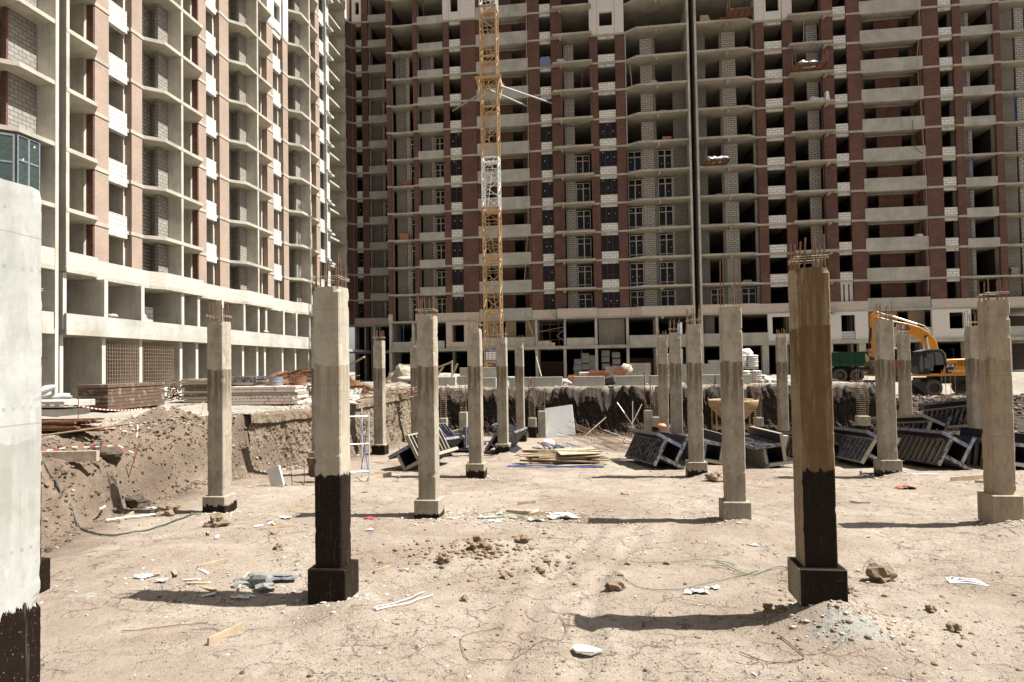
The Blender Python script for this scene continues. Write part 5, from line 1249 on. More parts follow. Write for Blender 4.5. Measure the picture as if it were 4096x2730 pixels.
t = thing('wire_coils', 'silvery tangle of binding wire in front of the rusty heap', 'wire', (-13.9, 31.6, 2.1))
for k in range(40):
    m = MB(); r = ry.uniform(.2, .45); ax = Matrix.Translation((ry.uniform(-.3, .3), ry.uniform(-.2, .2), .35 + ry.random() * .4)) @ Matrix.Rotation(ry.gauss(0, .5), 4, 'X') @ Matrix.Rotation(ry.gauss(0, .4), 4, 'Y')
    m.tube([(r * math.cos(q * .45), r * math.sin(q * .45) * .6, 0) for q in range(15)], .01, 4, X=ax); m.build('wire_loop', MAT['steel'] if k % 3 else MAT['black'], t)
# middle yard: rubble and broken slabs behind the columns
hr = heap('rubble_heap', 'grey rubble heap behind the scaffold frame, below the dark bays', 'heap', (-12.5, 52.0, 2.2), 3.0, 1.5, .75, MAT['stone'], 8, 4, .5)
heap('sand_heap', 'grey sand heap before the dark rear ground floor on the left', 'heap', (-16.2, 58, 2.2), 2.6, 1.4, 1.5, MAT['sand'], 12, 4, .3)
for k, (x, y, z, a, b_, lx, lb) in enumerate([(-12.6, 28.6, 2.2, 6, 5, 1.2, 'broken concrete slab lying at the left behind the crate column'), (-10.9, 27.9, 2.22, -8, 8, 1.5, 'large broken slab tilted at the edge of the cut'), (-11.3, 30.0, 2.3, 10, -14, 1.1, 'broken slab piece leaning on the large one')]):
    m = MB(); m.blob((0, 0, 0), lx * .55, lx * .36, .13, .4, k + 30, 2); o = m.build('broken_slab', MAT['stone'], loc=(x, y, z - .12)); o.rotation_euler = (rad(a), rad(b_), rad(k * 40)); tag(o, lb, 'broken slab')
t = thing('rebar_heap', 'low mess of rebar offcuts on the corner of the cut', 'rebar heap', (-9.6, 31.5, 2.1))
for k in range(90):
    m = MB(); c = Vector((ry.gauss(0, 1.2), ry.gauss(0, 1.6), ry.random() * .4)); pts = [c]
    for j in range(3): pts.append(pts[-1] + Vector((ry.uniform(-.5, .5), ry.uniform(-.4, .4), ry.uniform(-.12, .2))))
    m.tube([(p.x, p.y, max(.03, p.z)) for p in pts], .012, 4); m.build('offcut', MAT['rust'] if k % 4 else MAT['wood2'], t)
rr2 = random.Random(77)
yr = MB()
for k in range(900):
    x = rr2.uniform(-11.5, 14); y = rr2.uniform(39.9, 46) if x > -9 else rr2.uniform(28, 46)
    r = .02 + .09 * rr2.random() ** 3; pebble(yr, x, y, H(x, y) + r * .2, r, .7, rr2.choice((0, 1, 1)))
tag(yr.build('yard_rubble', [MAT['rock'], MAT['stone']]), 'fine rubble strewn along the top of the cut', 'rubble', kind='stuff')
# beams and trestle left of the crane
t = thing('timber_trestle', 'timber trestle with slanting rail left of the crane foot', 'trestle', (-11.4, 50.5, 2.3))
for a, b_ in (((-2.6, 0, .5), (.6, 0, 1.65)), ((.55, 0, 0), (.55, 0, 1.75)), ((-1.0, 0, 0), (-.1, 0, 1.3)), ((.2, .4, 0), (.9, .4, 1.5))):
    m = MB(); m.bar(a, b_, .09, .14); m.build('timber', MAT['wood2'], t)
for k, (x, y, z, l, lb) in enumerate([(-10.4, 44.5, 2.3, 2.2, 'long concrete kerb under the crane foot'), (-8.0, 47, 2.3, 3.4, 'double concrete block course behind the crane foot'), (-8.0, 47, 2.9, 3.0, 'upper concrete course behind the crane foot')]):
    blockstone(x, y, z, l, lb, 2)
# warning tape
def tape(label, pts, z=None, w=.035):
    t = thing('warning_tape', label, 'tape', pts[0]); o0 = Vector(pts[0])
    a = MB(); b_ = MB(); L_ = 0; k = 0
    P = [Vector(p) for p in pts]
    for p, q in zip(P, P[1:]):
        n = max(2, int((q - p).length / .13)); sag = .02 * (q - p).length
        for j in range(n):
            u0, u1 = j / n, (j + 1) / n
            A = p.lerp(q, u0) - o0; B = p.lerp(q, u1) - o0; A.z -= sag * 4 * u0 * (1 - u0); B.z -= sag * 4 * u1 * (1 - u1)
            (a if k % 2 else b_).add([A, B, B + Vector((.004, .004, w)), A + Vector((.004, .004, w))], [(0, 1, 2, 3)]); k += 1
    a.m = 0; n0_ = len(a.v); a.m = 1; a.add([Vector(v_) for v_ in b_.v], [tuple(f_) for f_ in b_.f]); a.build('striped_film', [MAT['red'], MAT['white']], t); return t
pz = lambda x, y, h=.75: (x, y, H(x, y, False) + h)
tape('striped tape on stakes along the track past the bank column', [pz(-12.7, 20.9, .62), pz(-16.6, 27.2, .3), pz(-13.2, 25.3, .5), pz(-11.6, 24.6, .62), pz(-10.2, 26.5, .6)])
tape('striped tape fence at far left before the precast slabs', [pz(-15.8, 16.5, .75), pz(-13.9, 16.6, .72), pz(-15.2, 21, .3), pz(-12.7, 20.9, .5)])
tape('loose bundle of striped tape over the boulder on the slope', [pz(-13.4, 14.2, .15), pz(-12.9, 15.2, .25), pz(-12.4, 16.2, .45), pz(-12.1, 16.6, .75), pz(-13.1, 16.8, .75), pz(-12.6, 15.8, .35)], w=.025)
for (x, y, h), lb in (((-12.7, 20.9, 1.0), 'thin stake holding the tape left of the bank column'), ((-13.9, 16.6, .95), 'rusty stake at far left'), ((-11.6, 24.6, .8), 'stake right of the bank column'), ((-10.2, 26.5, .8), 'stake just left of the tarred column'), ((-12.2, 16.3, .9), 'leaning stick wound with striped tape')):
    m = MB(); m.tube([(0, 0, -.1), ((.35 if 'leaning' in lb else .02), 0, h)], .012, 5); tag(m.build('stake', MAT['rebar'], loc=G(x, y)), lb, 'stake')
t = plank_pile('steel_pile', 'pile of rusty flat bars at far left by the tape', 'bars', G(-14.3, 16.3), 26, 2.6, .5, MAT['rust'], 8, .04, .12, 6, .1)
m = MB(); m.box(-1.0, -.07, 0, 1.0, .07, .25); o = m.build('timber_beam', MAT['wood2'], loc=G(-12.9, 14.7, .02)); o.rotation_euler = (0, 0, rad(10)); tag(o, 'thick timber beam on the crest of the slope at far left', 'timber')
for x, y, r, lb in ((-12.6, 15.9, .42, 'dark boulder with a white top on the slope crest'), (-12.0, 16.2, .38, 'brown earth lump beside the dark boulder')):
    m = MB(); m.blob((0, 0, .1), r * 1.1, r * .7, r * .6, .35, int(x * 7), 3); tag(m.build('boulder', MAT['dclod'], loc=G(x, y)), lb, 'boulder')
m = MB(); m.tube([(-1.6, 0, .35), (1.7, .2, .75)], .022, 6); tag(m.build('pole', MAT['wood'], loc=G(-13.0, 15.0)), 'thin pole slanting over the tape and boulder', 'pole')
# ------------------------------------------------------------------ tower crane mast
t = thing('tower_crane', 'orange lattice tower crane mast with one white section, tied to the rear block', 'crane', (-8.85, 58.7, 2.3))
CW = .70
def mast_section(z0, z1, mat):
    m = MB(); cs = [(-CW, -CW), (CW, -CW), (CW, CW), (-CW, CW)]
    for x, y in cs: m.box(x - .06, y - .06, z0, x + .06, y + .06, z1)
    m.build('mast_leg', mat, t)
    d = MB(); n = 4; dz = (z1 - z0) / n
    for k in range(4):
        a, b = cs[k], cs[(k + 1) % 4]
        for i in range(n):
            za, zb = z0 + i * dz, z0 + (i + 1) * dz
            if i % 2: d.bar((*a, za), (*b, zb), .055)
            else: d.bar((*b, za), (*a, zb), .055)
            d.bar((*a, za + .02), (*b, za + .02), .045)
        d.bar((*a, z1 - .05), (*b, z1 - .05), .12, .16)
    d.build('bracing', mat, t)
    l = MB(); x0 = -.28; y0 = .2; tl = .10 * (1 if int(z0) % 2 else -1)
    for s in (-.2, .2): l.bar((x0 + s - tl * 3, y0, z0 + .1), (x0 + s + tl * 3, y0 - .2, z1 - .1), .035)
    nn = 14
    for i in range(nn):
        u = (i + .5) / nn; xx = x0 + tl * 3 * (2 * u - 1); l.bar((xx - .2, y0 - .2 * u, z0 + .1 + (z1 - z0 - .2) * u), (xx + .2, y0 - .2 * u, z0 + .1 + (z1 - z0 - .2) * u), .028)
    l.box(-.5, -.1, z1 - .35, .5, .6, z1 - .31); l.build('ladder', mat, t)
secs = [2.3, 4.05, 8.5, 12.95, 17.4, 21.85, 26.3, 30.75, 35.2, 39.65, 44.1]
for a, b in zip(secs, secs[1:]): mast_section(a - 2.3, b - 2.3 - .02, MAT['cranew'] if a in (17.4, 35.2) else MAT['crane'])
z = 28.6 - 2.3; m = MB()
for s in (-1, 1): m.box(-1.15, s * .95 - .09, z, 1.15, s * .95 + .09, z + .22); m.box(s * .95 - .09, -.85, z - .25, s * .95 + .09, .85, z + .2)
for s in (-1, 1): m.bar((s * 1.0, -.95, z), (s * .75, -.75, z - 1.3), .1); m.bar((s * 1.0, .95, z), (s * .75, .75, z - 1.3), .1)
m.build('tie_collar', MAT['crane'], t)
for p, q in (((-.9, .5, 25.6), (-5.8, 11.7, 28.6)), ((1.05, -.6, 25.7), (4.75, 11.8, 28.7)), ((-.3, .3, 25.9), (2.1, 11.8, 28.6))):
    m = MB(); m.tube([p, q], .085, 8); m.build('tie_strut', MAT['steel'], t)
m = MB(); m.box(-1.6, -1.6, -.1, 1.6, 1.6, .35); m.build('foundation', MAT['fbs'], t)
sg = thing('sling_sign', 'navy and white sling scheme sign hung on the crane mast', 'sign', (-8.55, 57.6, 4.1))
m = MB(); m.box(-.85, -.02, 0, .95, .02, .96); m.build('board', MAT['white'], sg)
m = MB(); m.box(-.87, -.03, .72, .97, -.021, .98); m.box(-.87, -.03, 0, -.83, -.021, .72); m.box(-.83, -.03, 0, .97, -.021, .03); m.build('header', MAT['navy'], sg)
text('lettering', 'СХЕМЫ СТРОПОВКИ', .17, MAT['letter'], sg, Matrix.Translation((-.80, -.035, .79)) @ Matrix.Rotation(rad(90), 4, 'X'))
m = MB()
for k in range(3):
    for j in range(5): m.box(-.7 + j * .32, -.026, .1 + k * .2, -.5 + j * .32, -.0215, .22 + k * .2)
m.build('diagram', MAT['parapet'], sg)

# ------------------------------------------------------------------ wheeled excavator
EX, EY, EZ = 22.6, 48.0, 1.22
t = thing('excavator', 'yellow wheeled excavator with black cab, boom folded over the truck', 'excavator', (EX, EY, EZ))
def P2(pts): return [(x - EX, z - EZ) for x, z in pts]
def PB(pts): return [(x * .975 - EX, 3.44 + (z - 3.44) * .975 - EZ) for x, z in pts]
m = MB(); m.prism(PB([(21.5, 2.46), (24.2, 2.46), (24.35, 3.0), (24.2, 3.45), (23.88, 3.56), (22.87, 3.54), (22.51, 3.49), (22.5, 3.2), (21.5, 3.2)]), -1.2, 1.2, 'y'); m.build('engine_housing', MAT['yellow'], t, bevel=.04)
m = MB(); m.prism(PB([(20.93, 2.45), (24.2, 2.45), (24.2, 2.56), (20.93, 2.56)]), -1.22, 1.22, 'y'); m.build('deck', MAT['yellow'], t)
m = MB(); m.prism(PB([(24.0, 2.4), (24.9, 2.5), (25.05, 3.0), (24.9, 3.5), (24.3, 3.56), (24.1, 3.4), (23.75, 2.4)]), -1.25, 1.25, 'y'); m.build('counterweight', MAT['black'], t, bevel=.05)
m = MB(); m.prism(PB([(22.45, 2.62), (22.8, 2.62), (23.12, 3.24), (22.45, 3.24)]), -1.212, -1.2, 'y'); m.build('side_panel', MAT['black'], t)
m = MB()
for i in range(5): m.box(.05 + i * .19, -1.225, 1.88, .07 + i * .19, -1.205, 2.2)
for j in range(4): m.box(.0 , -1.225, 1.88 + j * .1, .85, -1.207, 1.893 + j * .1)
m.build('grille', MAT['black'], t)
# cab shell with window openings suggested by glass panels
m = MB(); m.prism(PB([(20.85, 2.56), (20.78, 3.14), (20.86, 3.81), (21.05, 4.08), (21.46, 4.18), (22.2, 4.17), (22.42, 3.92), (22.52, 3.22), (22.3, 2.56)]), -1.2, -.2, 'y'); cab = m.build('cab', MAT['black'], t, bevel=.06)
m = MB(); m.prism(PB([(21.22, 3.0), (21.20, 3.82), (21.76, 4.0), (21.79, 3.35), (21.7, 2.75)]), -1.215, -1.2, 'y'); m.prism(PB([(20.95, 2.8), (20.9, 3.2), (20.97, 3.75), (21.12, 3.9), (21.12, 2.75)]), -1.215, -1.2, 'y'); m.prism(PB([(21.88, 3.2), (21.86, 4.02), (22.15, 4.02), (22.3, 3.8), (22.36, 3.2)]), -1.215, -1.2, 'y')
MAT['cabglass'] = flat('cab_glass', (.10, .10, .11), .15); m.each('window', MAT['cabglass'], cab) if False else m.build('window', MAT['cabglass'], cab)
m = MB(); m.tube([(PB([(21.16, 2.7)])[0][0], -1.23, 1.5), (-1.44, -1.23, 1.9)], .015, 5); m.tube([(-1.5, -1.3, 2.2), (-1.85, -1.35, 2.6)], .02, 5); m.box(-1.95, -1.4, 2.45, -1.85, -1.3, 2.8); m.build('mirror', MAT['black'], cab)
m = MB(); m.prism(PB([(20.95, 4.10), (21.46, 4.21), (22.24, 4.2), (22.5, 3.95), (22.6, 3.22), (22.52, 3.22), (22.42, 3.92), (22.2, 4.14), (21.46, 4.15), (21.0, 4.04)]), -1.21, -.19, 'y'); m.build('cab_roof', MAT['fblue'], cab)
m = MB(); m.tube([(-.3, -.9, 2.95), (-.05, -.9, 2.95), (-.05, -.9, 1.9)], .012, 4); m.tube([(0, .5, 2.2), (0, .5, 2.55)], .06, 8); m.build('exhaust', MAT['black'], t)
# boom, stick, cylinders, bucket
m = MB(); m.prism(P2([(18.32, 6.42), (18.53, 6.36), (19.46, 6.09), (20.18, 5.92), (20.89, 5.68), (21.4, 5.34), (21.74, 4.97), (21.93, 4.58), (22.05, 3.9), (21.45, 3.6), (21.39, 4.18), (21.32, 4.43), (21.02, 4.83), (20.62, 5.11), (20.06, 5.39), (19.45, 5.61), (18.42, 6.0)]), -.22, .22, 'y'); boom = m.build('boom', MAT['yellow'], t, bevel=.03)
m = MB(); m.prism(P2([(19.3, 5.72), (19.38, 5.98), (20.25, 5.74), (20.32, 5.5), (20.1, 5.45)]), -.228, -.2, 'y'); m.build('boom_decal', MAT['black'], boom)
m = MB(); m.prism(P2([(18.28, 6.79), (18.01, 6.49), (18.0, 5.7), (18.05, 3.75), (18.22, 3.75), (18.36, 5.86), (18.5, 6.7)]), -.16, .16, 'y'); m.build('stick', MAT['yellow'], t, bevel=.02)
def P3(x, z, y=0): return (x - EX, y, z - EZ)
m = MB(); m.tube([P3(18.41, 6.74), P3(19.4, 6.4)], .035, 8); m.tube([P3(19.4, 6.4), P3(20.84, 5.86)], .065, 10); m.build('stick_cylinder', MAT['steel'], t)
for y in (-.32, .32):
    m = MB(); m.tube([P3(21.26, 5.02, y), P3(21.33, 4.3, y)], .04, 8); m.tube([P3(21.33, 4.35, y), P3(21.4, 3.3, y)], .07, 8); m.build('boom_cylinder', MAT['steel'], t)
m = MB(); m.tube([P3(17.96, 5.7, -.05), P3(17.86, 4.7, -.05)], .07, 8); m.tube([P3(17.86, 4.7, -.05), P3(17.7, 3.95, -.05)], .035, 8); m.tube([P3(21.26, 5.02, -.3), P3(21.26, 5.02, .3)], .1, 10); m.build('bucket_cylinder', MAT['black'], t)
m = MB(); m.bar(P3(17.7, 3.97), P3(18.15, 3.9), .08, .2); m.bar(P3(17.7, 3.97), P3(17.75, 3.45), .08, .2); m.build('bucket_link', MAT['crane'], t)
m = MB(); m.prism(P2([(17.62, 3.2), (17.8, 3.5), (18.15, 3.52), (18.3, 3.2), (18.25, 2.75), (17.95, 2.5), (17.55, 2.55), (17.5, 2.62), (17.9, 2.72), (18.05, 2.95), (17.95, 3.25)]), -.45, .45, 'y'); m.build('bucket', MAT['brownpanel'], t, bevel=.02)
m = MB(); m.tube([P3(20.9, 5.9), P3(21.3, 5.75), P3(21.6, 5.35)], .02, 5); m.build('hose', MAT['steel'], t)
XR = Matrix.Rotation(rad(90), 4, 'X')
text('lettering', 'JCB', .30, MAT['letter'], boom, Matrix.Translation((19.42 - EX, -.235, 5.70 - EZ)) @ Matrix.Rotation(rad(14), 4, 'Y') @ XR, xs=1.35)
text('lettering', 'JCB', .21, MAT['letter'], t, Matrix.Translation((21.98 - EX, -1.225, 3.05 - EZ)) @ XR, xs=1.35)
text('lettering', '8 918 667 33 99', .155, MAT['letter'], t, Matrix.Translation((22.06 - EX, -1.23, 2.74 - EZ)) @ XR, xs=1.15)
# undercarriage
m = MB(); m.box(-1.9, -.55, .75, 1.8, .55, 1.15); m.box(-.9, -.9, .95, 1.2, .9, 1.22); m.build('chassis', MAT['black'], t)
for x in (-1.4, 1.25):
    for y in (-1.05, 1.05):
        X = Matrix.Translation((x, y, .5)) @ Matrix.Rotation(rad(90), 4, 'X')
        m = MB(); m.lathe([(.30, -.19), (.48, -.2), (.52, -.14), (.53, 0), (.52, .14), (.48, .2), (.30, .19)], 24, X, False); wh = m.build('wheel', MAT['tyre'], t, smooth=False)
        m = MB(); m.lathe([(.31, -.12), (.12, -.13), (.1, .14), (.31, .12)], 14, X); m.build('rim', MAT['black'], wh)
m = MB(); m.prism([(-2.6, .85), (-1.95, .9), (-1.65, .3), (-1.85, -.02), (-2.1, .3)], -1.2, -.8, 'y'); m.box(-2.0, -1.25, -.05, -1.65, -.75, .02); m.build('outrigger', MAT['black'], t)
m = MB(); m.box(-1.95, -1.3, 0.02, -1.67, -1.0, .42, Matrix.Rotation(rad(-12), 4, 'Y')); m.build('outrigger_foot', MAT['steel'], t)

# ------------------------------------------------------------------ dump truck
TX, TY, TZ = 19.5, 56.0, 1.93
t = thing('dump_truck', 'dump truck with ribbed green body and red cab behind the excavator boom', 'truck', (TX, TY, TZ))
def Q2(pts): return [(x * .978 - TX, 3.44 + (z - 3.44) * .978 - TZ) for x, z in pts]
m = MB(); m.prism(Q2([(16.3, 4.28), (20.63, 4.21), (21.06, 4.32), (21.07, 3.6), (20.73, 3.44), (20.41, 3.12), (16.4, 3.14)]), -1.22, 1.22, 'y'); bed = m.build('tipper_body', MAT['green'], t, bevel=.03)
m = MB()
for z in (4.2, 3.9, 3.62, 3.38): m.box(16.0 - TX, -1.30, z - TZ - .04, (20.2 if z > 3.6 else 19.95) - TX, -1.222, z - TZ + .02)
for x in (17.2, 18.3, 19.4): m.box(x - TX, -1.28, 3.18 - TZ, x - TX + .06, -1.222, 4.2 - TZ)
m.build('side_rib', MAT['green'], bed)
m = MB(); m.prism(Q2([(21.3, 2.9), (21.3, 4.3), (21.55, 4.5), (22.9, 4.5), (23.1, 4.2), (23.25, 3.5), (23.3, 2.6), (21.3, 2.6)]), -1.15, 1.15, 'y'); cb = m.build('cab', MAT['truckred'], t, bevel=.05)
m = MB(); m.prism(Q2([(22.2, 3.6), (22.2, 4.3), (22.95, 4.3), (23.12, 3.65)]), -1.165, -1.15, 'y'); m.build('window', MAT['glass'], cb)
m = MB(); m.box(16.4 - TX, -.5, 2.75 - TZ, 23.2 - TX, .5, 3.05 - TZ); m.build('chassis', MAT['black'], t)
m = MB(); m.box(22.3 - TX, -1.2, 2.85 - TZ, 23.4 - TX, -.9, 3.0 - TZ); m.build('mudguard', MAT['black'], t)
for x in (18.3, 19.5, 22.35):
    for y in (-1.02, 1.02):
        X = Matrix.Translation((x - TX, y, .52)) @ Matrix.Rotation(rad(90), 4, 'X')
        m = MB(); m.lathe([(.3, -.16), (.46, -.17), (.51, -.1), (.51, .1), (.46, .17), (.3, .16)], 24, X, False); wh = m.build('wheel', MAT['tyre'], t)
        m = MB(); m.lathe([(.31, -.08), (.2, .08), (.1, .1), (.1, .16)], 14, X); m.build('rim', MAT['tyre'], wh)

# ------------------------------------------------------------------ things on the facades
def platform(x, z, label, dd=1.3, w=2.7, dep=1.6, tilt=-14):
    t = thing('loading_platform', label, 'platform', (x, 70.5 - dd, z), group='steel loading platforms hung on the rear front')
    m = MB(); m.box(-w / 2, -dep, 0, w / 2, .2, .1)
    m.build('deck', MAT['rust'], t); fr = MB()
    for a, b in (((-w / 2, -dep, -.02), (w / 2, -dep, -.02)), ((-w / 2, .2, -.02), (w / 2, .2, -.02)), ((-w / 2, -dep, -.02), (-w / 2, .2, -.02)), ((w / 2, -dep, -.02), (w / 2, .2, -.02))): fr.bar(a, b, .09, .14)
    for k in range(5): fr.bar((-w / 2 + w * k / 4, -dep, -.03), (-w / 2 + w * k / 4, .2, -.03), .05, .09)
    fr.build('frame', MAT['brownpanel'], t); rl = MB()
    for s in (-1, 1):
        rl = MB()
        for y in (-dep + .05, -.6, .1): rl.tube([(s * w / 2, y, .1), (s * w / 2, y, 1.15)], .025, 5)
        for zz in (.6, 1.12): rl.tube([(s * w / 2, -dep, zz), (s * w / 2, .2, zz)], .02, 5)
        rl.build('guard_rail', MAT['rust'], t)
    for s in (-1, 1):
        m = MB(); m.tube([(s * w * .42, .1, .1), (s * w * .42, .35, 2.6)], .035, 6); m.build('prop', MAT['bluep'], t)
    return t
platform(12.1, LV[7] + .12, 'loading platform right of the dark joint with white sacks on it', 0.95, 2.1)
platform(20.9, LV[10] + .12, 'larger loading platform high on the right with rubble sacks', .95, 2.9)
platform(14.6, LV[12] + .12, 'uppermost loading platform at the top edge of the picture', .95, 2.2)
for x, y, z, n, lb in ((12.1, 68.9, LV[7] + .25, 4, 'white sack on the platform beside the dark joint'), (20.9, 68.9, LV[10] + .25, 4, 'rubble sack on the larger platform'), (22.2, 70.2, LV[9] + .05, 3, 'white sack on the slab below the larger platform')):
    for k in range(n):
        m = MB(); m.blob((0, 0, .15), .42, .35, .3, .5, k + x, 2); tag(m.build('sack', MAT['sack'], loc=(x - .6 + k * .42, y + .1 * (k % 2), z), smooth=True), lb, 'sack', 'sacks on the slabs of the rear block')
for x, z, w_, h_, mt, lb in ((-3.0, LV[11], .9, .35, 'sack', 'torn white carton on the slab left of the white brick panel'), (6.3, LV[10], .9, .35, 'fbs', 'row of spare blocks on the wide loggia slab'), (22.9, LV[9], .35, .9, 'white', 'white foam sheet standing on the slab under the larger platform'), (11.5, LV[12], 1.0, .7, 'wood', 'pallet of firewood at the top right of the dark joint'), (13.3, LV[12], .9, .35, 'truckred', 'pallet with reddish sacks beside the firewood')):
    m = MB()
    for k in range(3): m.box(-w_ / 2, -.3, k * h_ / 3 + .01, w_ / 2 - .1 * k * w_, .3, (k + 1) * h_ / 3)
    tag(m.build('stacked_goods', MAT[mt], loc=(x, 70.1, z), bevel=.02), lb, 'goods')
m = MB(); m.lathe([(.28, 0), (.31, .1), (.3, .3), (.31, .5), (.3, .8), (.2, .92), (.1, .94)], 18); tag(m.build('barrel', MAT['bluep'], loc=(-6.95, 70.95, LV[3] + .35), smooth=True), 'blue plastic barrel on the balcony right of the crane', 'barrel')
m = MB(); m.lathe([(.38, 0), (.42, .1), (.42, .6), (.36, .72), (.2, .74)], 18); tag(m.build('barrel', MAT['sack'], loc=(31.2, 70.95, LV[4] + .6), smooth=True), 'whitish tub with a hose on the long balcony at right', 'barrel')
m = MB(); m.box(-.5, -.02, 0, .5, .02, .95); tag(m.build('film_sheet', flat('blue_print_film', (.14, .17, .33), .5), loc=(-4.7, 70.42, LV[11] + .03)), 'pale blue printed film closing a window opening high beside the crane', 'film')
def rope(label, pts, r=.018, mat='wire', name='rope', cat='rope'):
    m = MB(); o0 = Vector(pts[0]); P = [Vector(p) - o0 for p in pts]; m.tube(P, r, 5); return tag(m.build(name, MAT[mat], loc=tuple(o0)), label, cat)
rope('pale hose hanging from the top down the balconies right of the crane', [(-6.5, 69.9, 44), (-6.6, 69.9, 36), (-6.55, 69.9, 28), (-6.75, 69.9, 18), (-7.1, 69.8, 13.5), (-7.35, 69.8, 11.2), (-7.8, 69.8, 11.1), (-7.7, 69.8, 12.2)], .03)
rope('pale hose slanting from the first floor down to the ground', [(-7.2, 69.7, 9.1), (-6.4, 69.0, 6.9), (-5.9, 67, 4.6), (-5.0, 62, 2.6)], .05)
rope('white line hanging down the long balconies on the right', [(31.4, 69.9, 44), (31.5, 69.9, 36), (31.1, 69.9, 32.5), (31.4, 69.9, 26), (31.6, 69.95, 20), (31.5, 69.95, 10)], .022)
rope('dark hose looped over a balcony parapet on the right', [(30.7, 70.3, 26.8), (30.75, 70.25, 25), (30.9, 70.2, 23.9), (31.5, 70.2, 23.4)], .03, 'cable')
rope('green hose from the whitish tub on the right balcony', [(31.25, 70.9, 15.3), (31.3, 70.8, 16.5), (31.5, 70.3, 17.3), (31.9, 70.2, 17.4)], .02, 'greenh')
# scaffold tubes in the open first floor bay
t = thing('bay_scaffold', 'thin scaffold tubes filling the open bay right of the crane', 'scaffold', (-4.6, 70.3, 5.6))
for x in (-.9, -.1, .8): m = MB(); m.tube([(x, 0, 0), (x, 0, 2.5)], .02, 5); m.build('tube', MAT['rust'], t)
for z in (.6, 1.5, 2.2): m = MB(); m.tube([(-1.3, 0, z), (1.1, 0, z + .05)], .018, 5); m.build('tube', MAT['rust'], t)
for a, b in (((-1.3, 0, 1.5), (1.4, 0, 1.95)), ((.6, 0, 1.0), (1.4, 0, 1.7)), ((.6, 0, 1.0), (1.4, 0, .5))): m = MB(); m.tube([a, b], .022, 5); m.build('tube', MAT['wire'], t)
for x, lb in ((-5.95, 'blue prop at the left side of the open scaffold bay'), (-3.3, 'blue prop at the right side of the open scaffold bay')):
    m = MB(); m.tube([(0, 0, 0), (0, 0, 2.7)], .05, 6); tag(m.build('steel_prop', MAT['bluep'], loc=(x, 70.45, 5.62)), lb, 'prop')
for x, z, h, lb in ((-20.4, 5.62, 2.7, 'blue prop in the dark bay left of the crane'), (-1.5, 2.3, 3.0, 'blue prop between the carton towers'), (39.9, LV[8], 2.7, 'blue prop in a loggia near the right edge')):
    m = MB(); m.tube([(0, 0, 0), (0, 0, h)], .045, 6); tag(m.build('steel_prop', MAT['bluep'], loc=(x, 70.6, z)), lb, 'prop')
# things on the sunlit parapet
for y, lb, l in ((32.6, 'white and red sack lying on the sunlit parapet near the joint', .35), (42.5, 'reddish sack on the parapet beside a white bucket', .3), (49.4, 'red and white box on the parapet farther along', .35)):
    m = MB(); m.blob((0, 0, .12), .2, l, .12, .15, 3, 2); tag(m.build('sack', MAT['redwrap'], loc=(-25.25, y, LV[1] + .78), smooth=True), lb, 'sack')
m = MB(); m.lathe([(.13, 0), (.16, .26), (.17, .27)], 14); tag(m.build('bucket', MAT['white'], loc=(-25.25, 43.0, LV[1] + .78)), 'small white bucket on the sunlit parapet', 'bucket')

rg = random.Random(41)
for k in range(34):
    x = rg.choice((-20.3, -17.3, -14.4, -9.5, -4.7, -1.2, 1.6, 4.4, 7.4, 12.4, 15.4, 18.1, 22.0, 24.4, 29.5, 34.0, 36.8, 39.7)) + rg.uniform(-.3, .3); i = rg.randint(3, 13)
    w_, h_ = rg.uniform(.5, 1.0), rg.uniform(.3, .8); nlay = rg.randint(2, 5); m = MB()
    for q in range(nlay): o_ = rg.uniform(-.08, .08); m.box(-w_ / 2 + o_, -.3, q * h_ / nlay + .005, w_ / 2 + o_, .3, (q + 1) * h_ / nlay - .01)
    tag(m.build('stored_goods', MAT[rg.choice(('fbs', 'wood2', 'block', 'sack', 'orange', 'wood2'))], loc=(x, 71.6 + rg.uniform(-.3, .5), LV[i])), 'low stack of goods stored inside an open upper floor of the rear blocks', 'goods', 'goods stored on the upper floors')
for k in range(16):
    x = rg.choice((-20.6, -17.8, -8.2, -1.0, 4.2, 8.9, 11.4, 15.8, 21.1, 28.0, 36.2, 40.6)); i = rg.randint(4, 13); m = MB(); m.tube([(0, 0, 0), (rg.uniform(-.2, .2), 0, 2.72)], .035, 6)
    tag(m.build('steel_prop', MAT[rg.choice(('bluep', 'rust', 'steel'))], loc=(x, 70.9, LV[i])), 'prop wedged between two slabs of an open upper floor of the rear blocks', 'prop', 'props between the upper slabs')
